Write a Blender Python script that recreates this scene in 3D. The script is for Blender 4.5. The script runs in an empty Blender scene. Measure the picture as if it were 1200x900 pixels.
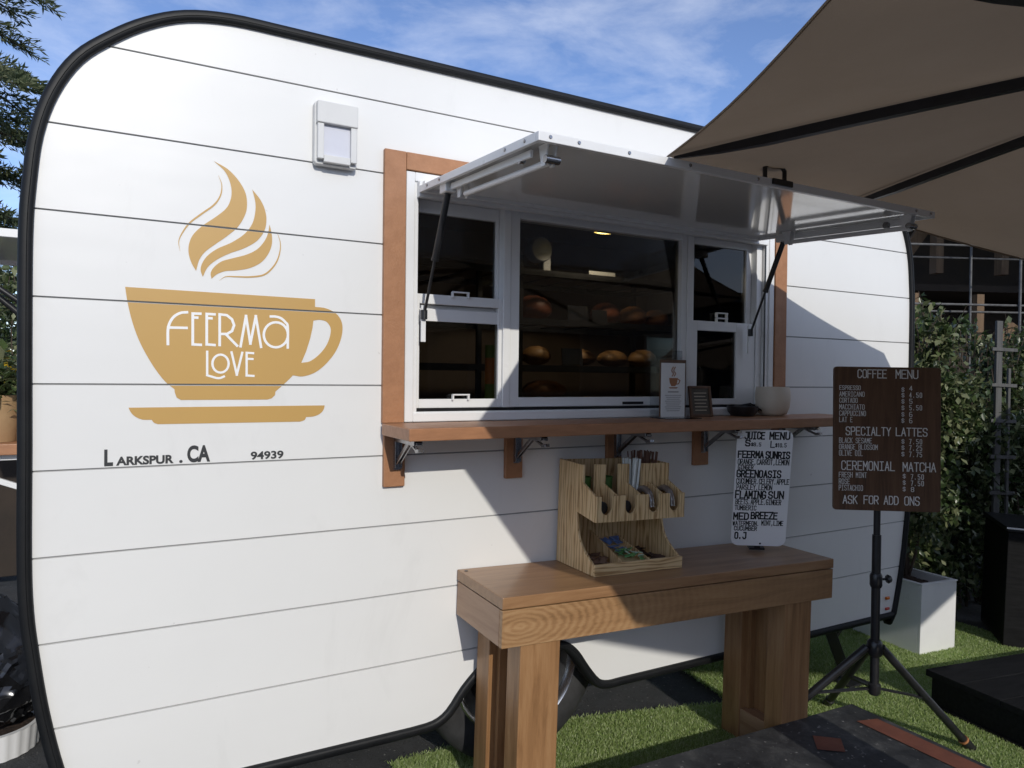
import bpy, bmesh, math, random
import numpy as np
from mathutils import Vector, Matrix
R = math.radians
random.seed(7)
rng = np.random.default_rng(11)
S = bpy.context.scene
COL = S.collection

# ------------------------------------------------------------------ camera
CAM = np.array([0.0, -2.2, 1.45])
FPX = 832.0
_y, _p, _r = R(28.7317), R(-0.61444), R(0.65604)
fw = np.array([math.sin(_y)*math.cos(_p), math.cos(_y)*math.cos(_p), math.sin(_p)])
_r0 = np.array([math.cos(_y), -math.sin(_y), 0.0]); _u0 = np.cross(_r0, fw)
rt = _r0*math.cos(_r) + _u0*math.sin(_r)
up = -_r0*math.sin(_r) + _u0*math.cos(_r)
cd = bpy.data.cameras.new('camera'); cam = bpy.data.objects.new('camera', cd); COL.objects.link(cam)
m = Matrix.Identity(4)
for i in range(3):
    m[i][0] = rt[i]; m[i][1] = up[i]; m[i][2] = -fw[i]; m[i][3] = CAM[i]
cam.matrix_world = m
cd.sensor_width = 36.0; cd.sensor_fit = 'HORIZONTAL'; cd.lens = FPX/1200*36.0
cd.clip_start = 0.05; cd.clip_end = 2000
S.camera = cam

# ------------------------------------------------------------------ world, sun
SUN = Vector((0.117, 1.0, -0.48)).normalized()
W = bpy.data.worlds.new('World'); S.world = W; W.use_nodes = True
nt = W.node_tree; nt.nodes.clear()
wo = nt.nodes.new('ShaderNodeOutputWorld'); bg = nt.nodes.new('ShaderNodeBackground')
sky = nt.nodes.new('ShaderNodeTexSky'); sky.sky_type = 'NISHITA'; sky.sun_disc = False
sky.sun_elevation = math.asin(-SUN.z); sky.sun_rotation = math.atan2(-SUN.x, -SUN.y) % (2*math.pi)
sky.air_density = 0.85; sky.dust_density = 0.1; sky.ozone_density = 3.0; sky.altitude = 0
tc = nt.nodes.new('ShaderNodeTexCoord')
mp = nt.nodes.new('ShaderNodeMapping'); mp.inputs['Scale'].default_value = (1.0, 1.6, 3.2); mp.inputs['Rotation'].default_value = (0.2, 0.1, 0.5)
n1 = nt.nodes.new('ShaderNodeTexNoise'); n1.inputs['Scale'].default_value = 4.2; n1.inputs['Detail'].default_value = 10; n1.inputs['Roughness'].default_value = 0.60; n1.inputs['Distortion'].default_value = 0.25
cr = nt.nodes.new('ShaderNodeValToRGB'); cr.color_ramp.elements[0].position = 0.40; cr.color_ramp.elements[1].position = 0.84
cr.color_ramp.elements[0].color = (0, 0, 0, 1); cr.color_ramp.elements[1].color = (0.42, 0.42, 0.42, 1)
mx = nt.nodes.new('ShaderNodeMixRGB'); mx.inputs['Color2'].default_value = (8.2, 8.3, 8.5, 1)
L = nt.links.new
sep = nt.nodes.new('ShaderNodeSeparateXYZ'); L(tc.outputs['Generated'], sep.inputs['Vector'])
mr = nt.nodes.new('ShaderNodeMapRange'); mr.inputs['From Min'].default_value = 0.25; mr.inputs['From Max'].default_value = -0.5; mr.inputs['To Min'].default_value = -0.07; mr.inputs['To Max'].default_value = 0.24  # thicker bright cloud added behind the camera as neutral fill light
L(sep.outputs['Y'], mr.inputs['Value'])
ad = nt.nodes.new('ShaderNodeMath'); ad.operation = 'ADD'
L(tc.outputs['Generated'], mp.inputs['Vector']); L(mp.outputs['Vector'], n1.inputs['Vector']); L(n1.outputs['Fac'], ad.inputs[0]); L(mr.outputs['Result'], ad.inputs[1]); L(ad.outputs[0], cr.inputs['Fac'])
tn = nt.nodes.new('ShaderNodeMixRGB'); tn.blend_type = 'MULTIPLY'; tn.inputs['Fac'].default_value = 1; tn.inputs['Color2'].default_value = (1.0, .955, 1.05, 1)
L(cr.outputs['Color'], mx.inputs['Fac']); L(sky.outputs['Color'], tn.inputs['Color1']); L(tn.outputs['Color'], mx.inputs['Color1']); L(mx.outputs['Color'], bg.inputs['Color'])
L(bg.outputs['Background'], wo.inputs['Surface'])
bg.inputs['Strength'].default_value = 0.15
sd = bpy.data.lights.new('sun', 'SUN'); sd.energy = 2.3; sd.angle = R(0.5); sd.color = (1.0, 0.955, 0.87)
so = bpy.data.objects.new('sun', sd); COL.objects.link(so); so.rotation_mode = 'QUATERNION'
so.rotation_quaternion = SUN.to_track_quat('-Z', 'Y'); so.location = (-3, -20, 12)
S.view_settings.view_transform = 'Standard'; S.view_settings.look = 'None'
S.view_settings.exposure = 0.15; S.view_settings.gamma = 1.0; S.view_settings.use_curve_mapping = False
S.cycles.max_bounces = 10; S.cycles.transparent_max_bounces = 24
S.cycles.use_denoising = True

# ------------------------------------------------------------------ helpers
def mat(name, col=(.5, .5, .5), rough=.5, metal=0.0, spec=.5, coat=0.0):
    M = bpy.data.materials.new(name); M.use_nodes = True
    b = M.node_tree.nodes['Principled BSDF']
    b.inputs['Base Color'].default_value = (*col, 1); b.inputs['Roughness'].default_value = rough
    b.inputs['Metallic'].default_value = metal; b.inputs['Specular IOR Level'].default_value = spec
    b.inputs['Coat Weight'].default_value = coat
    return M
def N(M, t): return M.node_tree.nodes.new(t)
def LK(M, a, b): M.node_tree.links.new(a, b)
def bsdf(M): return M.node_tree.nodes['Principled BSDF']
def coords(M, scale=(1, 1, 1), rot=(0, 0, 0), loc=(0, 0, 0)):
    t = N(M, 'ShaderNodeTexCoord'); p = N(M, 'ShaderNodeMapping')
    p.inputs['Scale'].default_value = scale; p.inputs['Rotation'].default_value = rot; p.inputs['Location'].default_value = loc
    LK(M, t.outputs['Object'], p.inputs['Vector']); return p.outputs['Vector']
def noise(M, vec, scale=5, detail=4, rough=.5, dist=0):
    n = N(M, 'ShaderNodeTexNoise'); n.inputs['Scale'].default_value = scale; n.inputs['Detail'].default_value = detail
    n.inputs['Roughness'].default_value = rough; n.inputs['Distortion'].default_value = dist
    LK(M, vec, n.inputs['Vector']); return n.outputs['Fac']
def ramp(M, fac, stops):
    r = N(M, 'ShaderNodeValToRGB'); e = r.color_ramp.elements
    while len(e) < len(stops): e.new(0.5)
    for k, (p, c) in enumerate(stops): e[k].position = p; e[k].color = (*c, 1)
    LK(M, fac, r.inputs['Fac']); return r.outputs['Color']
def bump(M, fac, strength=.2, dist=.01):
    b = N(M, 'ShaderNodeBump'); b.inputs['Strength'].default_value = strength; b.inputs['Distance'].default_value = dist
    LK(M, fac, b.inputs['Height']); LK(M, b.outputs['Normal'], bsdf(M).inputs['Normal'])
def math_(M, op, a, b):
    n = N(M, 'ShaderNodeMath'); n.operation = op
    for i, v in enumerate((a, b)):
        if isinstance(v, (int, float)): n.inputs[i].default_value = v
        else: LK(M, v, n.inputs[i])
    return n.outputs[0]
def mixc(M, fac, a, b, typ='MIX'):
    n = N(M, 'ShaderNodeMixRGB'); n.blend_type = typ
    for k, v in (('Fac', fac), ('Color1', a), ('Color2', b)):
        if isinstance(v, (int, float)): n.inputs[k].default_value = v
        elif isinstance(v, tuple): n.inputs[k].default_value = (*v, 1)
        else: LK(M, v, n.inputs[k])
    return n.outputs['Color']
def mottled(name, c1, c2, scale=4, rough=.5, bmp=.1, bscale=60, spec=.5, metal=0, stretch=(1, 1, 1), coat=0.0, p=(.35, .65), bd=.004):
    M = mat(name, c1, rough, metal, spec, coat); v = coords(M, stretch)
    f = noise(M, v, scale, 6, .6); LK(M, ramp(M, f, [(p[0], c1), (p[1], c2)]), bsdf(M).inputs['Base Color'])
    if bmp: bump(M, noise(M, v, bscale, 4, .6), bmp, bd)
    r = N(M, 'ShaderNodeMapRange'); LK(M, f, r.inputs['Value']); r.inputs['To Min'].default_value = max(0, rough-.09); r.inputs['To Max'].default_value = min(1, rough+.09)
    LK(M, r.outputs['Result'], bsdf(M).inputs['Roughness'])
    return M
def wood(name, dark, mid, light, axis='x', rough=.45, scale=1.0, rings=None, contrast=1.0, coat=0.0):
    """grain runs along axis"""
    M = mat(name, mid, rough, coat=coat)
    st = {'x': (1.2, 14, 14), 'y': (14, 1.2, 14), 'z': (14, 14, 1.2)}[axis]
    v = coords(M, tuple(s*scale for s in st))
    f1 = noise(M, v, 2.2, 8, .65, .6)
    v2 = coords(M, tuple(s*scale*5 for s in st)); f2 = noise(M, v2, 5, 3, .6)
    if rings:
        v3 = coords(M, rings[0], loc=rings[1]); w = N(M, 'ShaderNodeTexWave'); w.wave_type = 'RINGS'; w.rings_direction = rings[2]
        w.inputs['Scale'].default_value = rings[3]; w.inputs['Distortion'].default_value = 3.6; w.inputs['Detail'].default_value = 5; w.inputs['Detail Scale'].default_value = 2.2; w.inputs['Detail Roughness'].default_value = .6
        LK(M, v3, w.inputs['Vector']); sx_ = N(M, 'ShaderNodeSeparateXYZ'); LK(M, coords(M), sx_.inputs[0]); fd = N(M, 'ShaderNodeMapRange'); LK(M, sx_.outputs['X'], fd.inputs['Value'])
        fd.inputs['From Min'].default_value = .25; fd.inputs['From Max'].default_value = .85; fd.inputs['To Min'].default_value = .20; fd.inputs['To Max'].default_value = .03
        f1 = math_(M, 'ADD', math_(M, 'MULTIPLY', w.outputs['Fac'], fd.outputs['Result']), math_(M, 'MULTIPLY', f1, .84))
    c = ramp(M, f1, [(.30, dark), (.5, mid), (.72, light)])
    c = mixc(M, math_(M, 'MULTIPLY', f2, .30*contrast), c, dark)
    vb = coords(M, (1, 1, 1)); c = mixc(M, ramp(M, noise(M, vb, 2.3, 3), [(.4, (0, 0, 0)), (.75, (.35, .35, .35))]), c, light)
    LK(M, c, bsdf(M).inputs['Base Color']); bump(M, f2, .12, .003)
    return M
def glass_mat(name, tint=(.82, .86, .85), ior=1.5, rough=0.0):
    M = bpy.data.materials.new(name); M.use_nodes = True; t = M.node_tree; t.nodes.clear()
    o = t.nodes.new('ShaderNodeOutputMaterial'); x = t.nodes.new('ShaderNodeMixShader'); a = t.nodes.new('ShaderNodeBsdfTransparent')
    g = t.nodes.new('ShaderNodeBsdfGlossy'); f = t.nodes.new('ShaderNodeFresnel'); f.inputs['IOR'].default_value = ior
    a.inputs['Color'].default_value = (*tint, 1); g.inputs['Roughness'].default_value = rough
    t.links.new(f.outputs[0], x.inputs[0]); t.links.new(a.outputs[0], x.inputs[1]); t.links.new(g.outputs[0], x.inputs[2]); t.links.new(x.outputs[0], o.inputs['Surface'])
    return M
def emit_mat(name, col, s):
    M = mat(name, col, .4); bsdf(M).inputs['Emission Color'].default_value = (*col, 1); bsdf(M).inputs['Emission Strength'].default_value = s; return M

class MB:
    def __init__(s): s.v = []; s.f = []
    def add(s, vs, fs):
        o = len(s.v); s.v += [tuple(map(float, v)) for v in vs]; s.f += [tuple(i+o for i in f) for f in fs]; return s
    def box(s, a, b, M=None):
        (x0, y0, z0), (x1, y1, z1) = a, b
        x0, x1 = sorted((x0, x1)); y0, y1 = sorted((y0, y1)); z0, z1 = sorted((z0, z1))
        vs = [(x0, y0, z0), (x1, y0, z0), (x1, y1, z0), (x0, y1, z0), (x0, y0, z1), (x1, y0, z1), (x1, y1, z1), (x0, y1, z1)]
        if M is not None: vs = [tuple(M @ Vector(v)) for v in vs]
        return s.add(vs, [(3, 2, 1, 0), (4, 5, 6, 7), (0, 1, 5, 4), (1, 2, 6, 5), (2, 3, 7, 6), (3, 0, 4, 7)])
    def bar(s, p, q, w, h=None, upv=(0, 0, 1)):
        p, q = Vector(p), Vector(q); d = (q-p); l = d.length; d.normalize(); u = Vector(upv)
        if abs(d.dot(u)) > .98: u = Vector((1, 0, 0))
        sx = d.cross(u).normalized(); uz = sx.cross(d); h = w if h is None else h
        M = Matrix(((sx.x, d.x, uz.x, p.x), (sx.y, d.y, uz.y, p.y), (sx.z, d.z, uz.z, p.z), (0, 0, 0, 1)))
        return s.box((-w/2, 0, -h/2), (w/2, l, h/2), M)
    def tube(s, pts, rad, n=10, cap=True, closed=False):
        pts = [Vector(p) for p in pts]; k = len(pts)
        rad = rad if isinstance(rad, (list, tuple)) else [rad]*k
        o = len(s.v); prev = None
        for i, p in enumerate(pts):
            t = (pts[min(i+1, k-1)]-pts[max(i-1, 0)]).normalized()
            if prev is None:
                a = Vector((0, 0, 1)) if abs(t.z) < .9 else Vector((1, 0, 0)); nx = t.cross(a).normalized()
            else:
                nx = (prev-t*prev.dot(t)); nx = nx.normalized() if nx.length > 1e-6 else t.orthogonal().normalized()
            prev = nx; ny = t.cross(nx)
            for j in range(n):
                a = 2*math.pi*j/n; q = p+(nx*math.cos(a)+ny*math.sin(a))*rad[i]; s.v.append(tuple(q))
        for i in range(k-1):
            for j in range(n):
                j2 = (j+1) % n; s.f.append((o+i*n+j, o+i*n+j2, o+(i+1)*n+j2, o+(i+1)*n+j))
        if cap: s.f.append(tuple(o+j for j in reversed(range(n)))); s.f.append(tuple(o+(k-1)*n+j for j in range(n)))
        return s
    def lathe(s, prof, c=(0, 0, 0), n=24, axis='z'):
        o = len(s.v)
        for (r, h) in prof:
            for j in range(n):
                a = 2*math.pi*j/n
                if axis == 'z': q = (c[0]+r*math.cos(a), c[1]+r*math.sin(a), c[2]+h)
                elif axis == 'y': q = (c[0]+r*math.cos(a), c[1]+h, c[2]-r*math.sin(a))
                else: q = (c[0]+h, c[1]+r*math.cos(a), c[2]+r*math.sin(a))
                s.v.append(q)
        for i in range(len(prof)-1):
            for j in range(n):
                j2 = (j+1) % n; s.f.append((o+i*n+j, o+i*n+j2, o+(i+1)*n+j2, o+(i+1)*n+j))
        return s
    def prism(s, poly, h0, h1, fn):
        """poly 2D extruded; fn(a,b,h)->xyz"""
        n = len(poly); o = len(s.v)
        s.v += [tuple(fn(a, b, h0)) for a, b in poly]+[tuple(fn(a, b, h1)) for a, b in poly]
        s.f.append(tuple(o+i for i in range(n))); s.f.append(tuple(o+n+i for i in reversed(range(n))))
        for i in range(n): j = (i+1) % n; s.f.append((o+j, o+i, o+n+i, o+n+j))
        return s
    def build(s, name, M, parent=None, bevel=0.0, smooth=False, seg=2, loc=None, rot=None, angle=40):
        me = bpy.data.meshes.new(name); me.from_pydata(s.v, [], s.f); 
        bm = bmesh.new(); bm.from_mesh(me); bmesh.ops.recalc_face_normals(bm, faces=bm.faces); bm.to_mesh(me); bm.free()
        me.materials.append(M)
        o = bpy.data.objects.new(name, me); COL.objects.link(o)
        if parent is not None: o.parent = parent
        if loc is not None: o.location = loc
        if rot is not None: o.rotation_euler = rot
        if bevel:
            b = o.modifiers.new('bevel', 'BEVEL'); b.width = bevel; b.segments = seg; b.limit_method = 'ANGLE'; b.angle_limit = R(30)
        if smooth: shade(o, angle)
        return o
def shade(o, angle=40):
    me = o.data
    me.shade_smooth()
    try: me.set_sharp_from_angle(angle=R(angle))
    except Exception: pass
def fast_mesh(name, V, F, M, parent=None):
    me = bpy.data.meshes.new(name); nf, k = F.shape
    me.vertices.add(len(V)); me.vertices.foreach_set('co', V.astype(np.float32).ravel())
    me.loops.add(nf*k); me.loops.foreach_set('vertex_index', F.astype(np.int32).ravel())
    me.polygons.add(nf); me.polygons.foreach_set('loop_start', np.arange(0, nf*k, k, dtype=np.int32)); me.polygons.foreach_set('loop_total', np.full(nf, k, np.int32))
    me.update(calc_edges=True); me.validate(); me.materials.append(M)
    o = bpy.data.objects.new(name, me); COL.objects.link(o)
    if parent is not None: o.parent = parent
    return o
def tag(o, label=None, cat=None, group=None, kind=None):
    if label: o['label'] = label
    if cat: o['category'] = cat
    if group: o['group'] = group
    if kind: o['kind'] = kind
    return o
def thing(name, label, cat, loc=(0, 0, 0), rot=(0, 0, 0), group=None):
    o = bpy.data.objects.new(name, None); COL.objects.link(o); o.location = loc; o.rotation_euler = rot; o.empty_display_size = .1
    return tag(o, label, cat, group)
def copy_tree(o, parent=None):
    c = o.copy(); COL.objects.link(c); c.parent = parent
    for ch in list(o.children): copy_tree(ch, c)
    return c
def wall(u, v, y=0.0):
    d = fw+rt*(u-600)/FPX-up*(v-450)/FPX; t = (y-CAM[1])/d[1]; q = CAM+d*t; return float(q[0]), float(q[2])
SLOPE = 0.026
def gz(x): return -SLOPE*(x-2.1)
TILT = math.atan(SLOPE)
def smooth_loop(pts, n=6):
    out = []; k = len(pts)
    for i in range(k):
        p0, p1, p2, p3 = (np.array(pts[(i+j-1) % k], float) for j in range(4))
        for a in range(n):
            t = a/n; out.append(tuple(.5*((2*p1)+(-p0+p2)*t+(2*p0-5*p1+4*p2-p3)*t*t+(-p0+3*p1-3*p2+p3)*t**3)))
    return out
def smooth_path(pts, n=6):
    P = [np.array(p, float) for p in pts]; P = [2*P[0]-P[1]]+P+[2*P[-1]-P[-2]]; out = []
    for i in range(1, len(P)-2):
        p0, p1, p2, p3 = P[i-1:i+3]
        for a in range(n):
            t = a/n; out.append(tuple(.5*((2*p1)+(-p0+p2)*t+(2*p0-5*p1+4*p2-p3)*t*t+(-p0+3*p1-3*p2+p3)*t**3)))
    out.append(tuple(P[-2])); return out

# ---- flat lettering: single-stroke capitals drawn as narrow ribbons with real thickness
GL = {
 'A': [[(0, 0), (.5, 1), (1, 0)], [(.2, .34), (.8, .34)]], 'B': [[(0, 0), (0, 1), (.7, 1), (.95, .85), (.95, .65), (.7, .52), (0, .52)], [(.7, .52), (1, .36), (1, .16), (.75, 0), (0, 0)]],
 'C': [[(1, .78), (1, .86), (.76, 1), (.24, 1), (0, .86), (0, .14), (.24, 0), (.76, 0), (1, .14), (1, .22)]], 'D': [[(0, 0), (0, 1), (.65, 1), (1, .78), (1, .22), (.65, 0), (0, 0)]],
 'E': [[(1, 1), (0, 1), (0, 0), (1, 0)], [(0, .52), (.8, .52)]], 'F': [[(1, 1), (0, 1), (0, 0)], [(0, .52), (.8, .52)]],
 'G': [[(1, .8), (1, .86), (.76, 1), (.24, 1), (0, .86), (0, .14), (.24, 0), (.76, 0), (1, .14), (1, .46), (.55, .46)]], 'H': [[(0, 0), (0, 1)], [(1, 0), (1, 1)], [(0, .52), (1, .52)]],
 'I': [[(.1, 1), (.9, 1)], [(.5, 1), (.5, 0)], [(.1, 0), (.9, 0)]], 'J': [[(.3, 1), (1, 1), (1, .16), (.75, 0), (.25, 0), (0, .2)]], 'K': [[(0, 0), (0, 1)], [(1, 1), (.05, .48)], [(.3, .62), (1, 0)]],
 'L': [[(0, 1), (0, 0), (1, 0)]], 'M': [[(0, 0), (0, 1), (.5, .4), (1, 1), (1, 0)]], 'N': [[(0, 0), (0, 1), (1, 0), (1, 1)]],
 'O': [[(.24, 1), (0, .86), (0, .14), (.24, 0), (.76, 0), (1, .14), (1, .86), (.76, 1), (.24, 1)]], 'P': [[(0, 0), (0, 1), (.75, 1), (1, .86), (1, .6), (.75, .46), (0, .46)]],
 'Q': [[(.24, 1), (0, .86), (0, .14), (.24, 0), (.76, 0), (1, .14), (1, .86), (.76, 1), (.24, 1)], [(.6, .3), (1, 0)]], 'R': [[(0, 0), (0, 1), (.75, 1), (1, .86), (1, .62), (.75, .48), (0, .48)], [(.5, .48), (1, 0)]],
 'S': [[(1, .8), (1, .88), (.78, 1), (.22, 1), (0, .86), (0, .66), (.2, .54), (.8, .46), (1, .34), (1, .14), (.78, 0), (.22, 0), (0, .12), (0, .2)]], 'T': [[(0, 1), (1, 1)], [(.5, 1), (.5, 0)]],
 'U': [[(0, 1), (0, .14), (.24, 0), (.76, 0), (1, .14), (1, 1)]], 'V': [[(0, 1), (.5, 0), (1, 1)]], 'W': [[(0, 1), (.22, 0), (.5, .7), (.78, 0), (1, 1)]], 'X': [[(0, 0), (1, 1)], [(0, 1), (1, 0)]],
 'Y': [[(0, 1), (.5, .5), (1, 1)], [(.5, .5), (.5, 0)]], 'Z': [[(0, 1), (1, 1), (0, 0), (1, 0)]],
 '0': [[(.24, 1), (0, .86), (0, .14), (.24, 0), (.76, 0), (1, .14), (1, .86), (.76, 1), (.24, 1)]], '1': [[(.2, .8), (.5, 1), (.5, 0)]], '2': [[(0, .8), (0, .88), (.22, 1), (.78, 1), (1, .86), (1, .64), (0, .12), (0, 0), (1, 0)]],
 '4': [[(.72, 0), (.72, 1), (0, .3), (1, .3)]], '5': [[(1, 1), (0, 1), (0, .56), (.78, .56), (1, .42), (1, .14), (.78, 0), (.22, 0), (0, .14)]], '6': [[(.9, 1), (.3, 1), (0, .8), (0, .14), (.24, 0), (.76, 0), (1, .14), (1, .4), (.76, .54), (0, .54)]],
 '7': [[(0, 1), (1, 1), (.35, 0)]], '8': [[(.24, .52), (0, .66), (0, .86), (.24, 1), (.76, 1), (1, .86), (1, .66), (.76, .52), (.24, .52), (0, .4), (0, .14), (.24, 0), (.76, 0), (1, .14), (1, .4), (.76, .52)]],
 '$': [[(1, .74), (1, .8), (.78, .9), (.22, .9), (0, .78), (0, .64), (.2, .54), (.8, .46), (1, .36), (1, .2), (.78, .1), (.22, .1), (0, .2), (0, .26)], [(.5, 1.02), (.5, -.02)]],
 '.': [[(.35, 0), (.35, .1)]], ',': [[(.45, .12), (.3, -.14)]],
}
def ribbon(mb, pts, w, d0, d1, fn, _split=True):
    if _split and len(pts) > 2:
        P_ = [np.array(p, float) for p in pts]; cuts = [0]
        for i in range(1, len(P_)-1):
            a_, b_ = P_[i]-P_[i-1], P_[i+1]-P_[i]; la, lb = np.linalg.norm(a_), np.linalg.norm(b_)
            if la > 1e-9 and lb > 1e-9 and (a_@b_)/(la*lb) < .10: cuts.append(i)
        if len(cuts) > 1:
            cuts.append(len(P_)-1)
            for n_, (i, j) in enumerate(zip(cuts[:-1], cuts[1:])): ribbon(mb, P_[i:j+1], w, d0, d1+.00002*n_, fn, False)
            return
    """mitred flat ribbon of width w along 2D pts, from depth d0 to d1"""
    P = [np.array(p, float) for p in pts]; Q = [P[0]]
    for p in P[1:]:
        if np.linalg.norm(p-Q[-1]) > 1e-7: Q.append(p)
    P = Q; k = len(P)
    if k < 2: return
    closed = np.linalg.norm(P[0]-P[-1]) < 1e-6 and k > 3
    if closed: P = P[:-1]; k -= 1
    a, b = [], []
    for i in range(k):
        if closed: t0 = P[i]-P[i-1]; t1 = P[(i+1) % k]-P[i]
        else:
            t0 = P[i]-P[i-1] if i else P[1]-P[0]; t1 = P[i+1]-P[i] if i < k-1 else P[-1]-P[-2]
        t0 = t0/np.linalg.norm(t0); t1 = t1/np.linalg.norm(t1)
        n0 = np.array([-t0[1], t0[0]]); n1 = np.array([-t1[1], t1[0]]); nn = n0+n1; l = np.linalg.norm(nn)
        nn = nn/l if l > 1e-6 else n0
        mlen = min(2.0, 1/max(.3, nn@n0)); c = P[i].copy()
        if not closed and i == 0: c = c-t1*w*.5
        if not closed and i == k-1: c = c+t0*w*.5
        wi = w[i] if isinstance(w, (list, tuple)) else w
        a.append(c+nn*wi/2*mlen); b.append(c-nn*wi/2*mlen)
    o = len(mb.v)
    for d in (d0, d1):
        mb.v += [tuple(fn(p[0], p[1], d)) for p in a]; mb.v += [tuple(fn(p[0], p[1], d)) for p in b]
    rngk = range(k if closed else k-1)
    for i in rngk:
        j = (i+1) % k
        mb.f.append((o+2*k+i, o+2*k+j, o+3*k+j, o+3*k+i))
        mb.f.append((o+i, o+2*k+i, o+2*k+j, o+j)); mb.f.append((o+k+i, o+k+j, o+3*k+j, o+3*k+i))
    if not closed:
        mb.f.append((o, o+k, o+3*k, o+2*k)); mb.f.append((o+k-1, o+3*k-1, o+4*k-1, o+2*k-1)[::1])
def letters(mb, text, x0, x1, z0, z1, w, fn, d=.0006, ratio=.62, jit=0.0, rnd=None, mono=True):
    """text between x0 and x1 (baseline z0, cap height z1)"""
    n = len(text); pitch = (x1-x0)/(n-1+ratio) if n > 1 else (x1-x0)/ratio
    gw = pitch*ratio; h = z1-z0; e = 0
    for i, ch in enumerate(text):
        for st in GL.get(ch, []):
            e += 1; jx = jz = 0
            if jit: jx, jz = rnd.uniform(-jit, jit)*gw, rnd.uniform(-jit, jit)*h*.5
            s = 1+(rnd.uniform(-jit, jit) if jit else 0)
            ribbon(mb, [(x0+i*pitch+gw*a*s+jx, z0+h*b*s+jz) for a, b in st], w, 0.0, d+.00006*(e % 5), fn)
def text_mesh(text, x0, x1, z0, z1, fn, d=.0008, bold=.02):
    """built-in font, boxed into x0..x1, z0..z1; returns verts, faces appended into MB"""
    cu = bpy.data.curves.new('text', 'FONT'); cu.body = text; cu.offset = bold; cu.resolution_u = 6; cu.fill_mode = 'BOTH'; cu.extrude = .02
    ob = bpy.data.objects.new('text', cu); COL.objects.link(ob)
    dg = bpy.context.evaluated_depsgraph_get(); me = bpy.data.meshes.new_from_object(ob.evaluated_get(dg))
    V = np.array([v.co[:] for v in me.vertices]); F = [tuple(p.vertices) for p in me.polygons]
    bpy.data.objects.remove(ob); bpy.data.curves.remove(cu); bpy.data.meshes.remove(me)
    mn = V.min(0); mxx = V.max(0)
    X = x0+(V[:, 0]-mn[0])/(mxx[0]-mn[0])*(x1-x0); Z = z0+(V[:, 1]-mn[1])/(mxx[1]-mn[1])*(z1-z0); Dp = (V[:, 2] > 0)*d
    return [fn(x, z, q) for x, z, q in zip(X, Z, Dp)], F
def poly_mesh(loops, fn, d=.0006, holes=True):
    """filled 2D outline(s) with holes -> verts, faces (through a 2D curve fill)"""
    cu = bpy.data.curves.new('shape', 'CURVE'); cu.dimensions = '2D'; cu.fill_mode = 'BOTH'; cu.extrude = .02
    for lp in loops:
        sp = cu.splines.new('POLY'); sp.points.add(len(lp)-1)
        for q, p in zip(sp.points, lp): q.co = (p[0], p[1], 0, 1)
        sp.use_cyclic_u = True
    ob = bpy.data.objects.new('shape', cu); COL.objects.link(ob)
    dg = bpy.context.evaluated_depsgraph_get(); me = bpy.data.meshes.new_from_object(ob.evaluated_get(dg))
    V = [fn(v.co.x, v.co.y, d if v.co.z > 0 else 0.0) for v in me.vertices]; F = [tuple(p.vertices) for p in me.polygons]
    bpy.data.objects.remove(ob); bpy.data.curves.remove(cu); bpy.data.meshes.remove(me)
    return V, F

# ------------------------------------------------------------------ materials
M_white = mottled('white_panel_paint', (.775, .772, .752), (.74, .738, .72), 1.6, .36, .05, 240, stretch=(1, 1, 1), p=(.3, .75), bd=.002)
def _wall_detail(M):
    b_ = bsdf(M); old = b_.inputs['Base Color'].links[0].from_socket; v = coords(M)
    sp = ramp(M, noise(M, v, 34, 2, .5), [(.755, (0, 0, 0)), (.80, (.5, .5, .5))]); c = mixc(M, sp, old, (.42, .41, .39))
    sm = ramp(M, noise(M, coords(M, (1.0, 1, .35)), 6, 5, .65, .8), [(.58, (0, 0, 0)), (.80, (.30, .30, .30))]); c = mixc(M, sm, c, (.60, .595, .575)); LK(M, c, b_.inputs['Base Color'])
    w1 = noise(M, coords(M, (1, 1, 2.2)), 2.4, 2, .5); w2 = noise(M, v, 240, 3, .6)
    bump(M, math_(M, 'ADD', math_(M, 'MULTIPLY', w1, 1.8), math_(M, 'MULTIPLY', w2, .10)), .30, .004)
_wall_detail(M_white)
M_gap = mat('groove_shade_grey', (.34, .34, .34), .8)  # even grey stands in for the shade inside the white panel grooves
M_frame = mottled('white_aluminium', (.80, .80, .79), (.75, .75, .745), 5, .30, .02, 120)
M_awn = mottled('glossy_white_sheet', (.84, .84, .82), (.80, .80, .785), 2, .10, 0, 10, spec=.9)
bsdf(M_awn).inputs['Coat Weight'].default_value = .35; bsdf(M_awn).inputs['Coat Roughness'].default_value = .06; bsdf(M_awn).inputs['Coat IOR'].default_value = 1.6
M_trim = mottled('black_rubber_trim', (.0065, .007, .008), (.010, .011, .012), 9, .5, .05, 90, spec=.28)
M_black = mottled('black_metal', (.010, .010, .011), (.018, .018, .02), 14, .36, .05, 160)
M_blackplastic = mottled('black_plastic', (.012, .012, .013), (.02, .02, .022), 20, .3, .05, 200)
M_steel = mottled('galvanised_steel', (.42, .42, .43), (.30, .30, .31), 22, .26, .04, 120, metal=1.0)
M_chrome = mat('chrome', (.62, .62, .63), .24, 1.0)
M_orange = mottled('brown_composite_board', (.40, .19, .09), (.33, .152, .07), 30, .55, .35, 160, p=(.3, .7), bd=.003)
M_shelf = mottled('brown_shelf_board', (.39, .185, .09), (.32, .15, .072), 16, .42, .2, 120, stretch=(1, 4, 4), bd=.002)
M_gold = mottled('gold_vinyl', (.53, .325, .10), (.51, .31, .095), 3, .42, 0, 10)
M_wvinyl = mat('white_vinyl', (.85, .85, .84), .4)
M_dkvinyl = mat('charcoal_vinyl', (.035, .037, .04), .4)
M_glass = glass_mat('window_glass', (.72, .74, .74))
M_acrylic = glass_mat('clear_acrylic', (.93, .95, .96))
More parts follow.
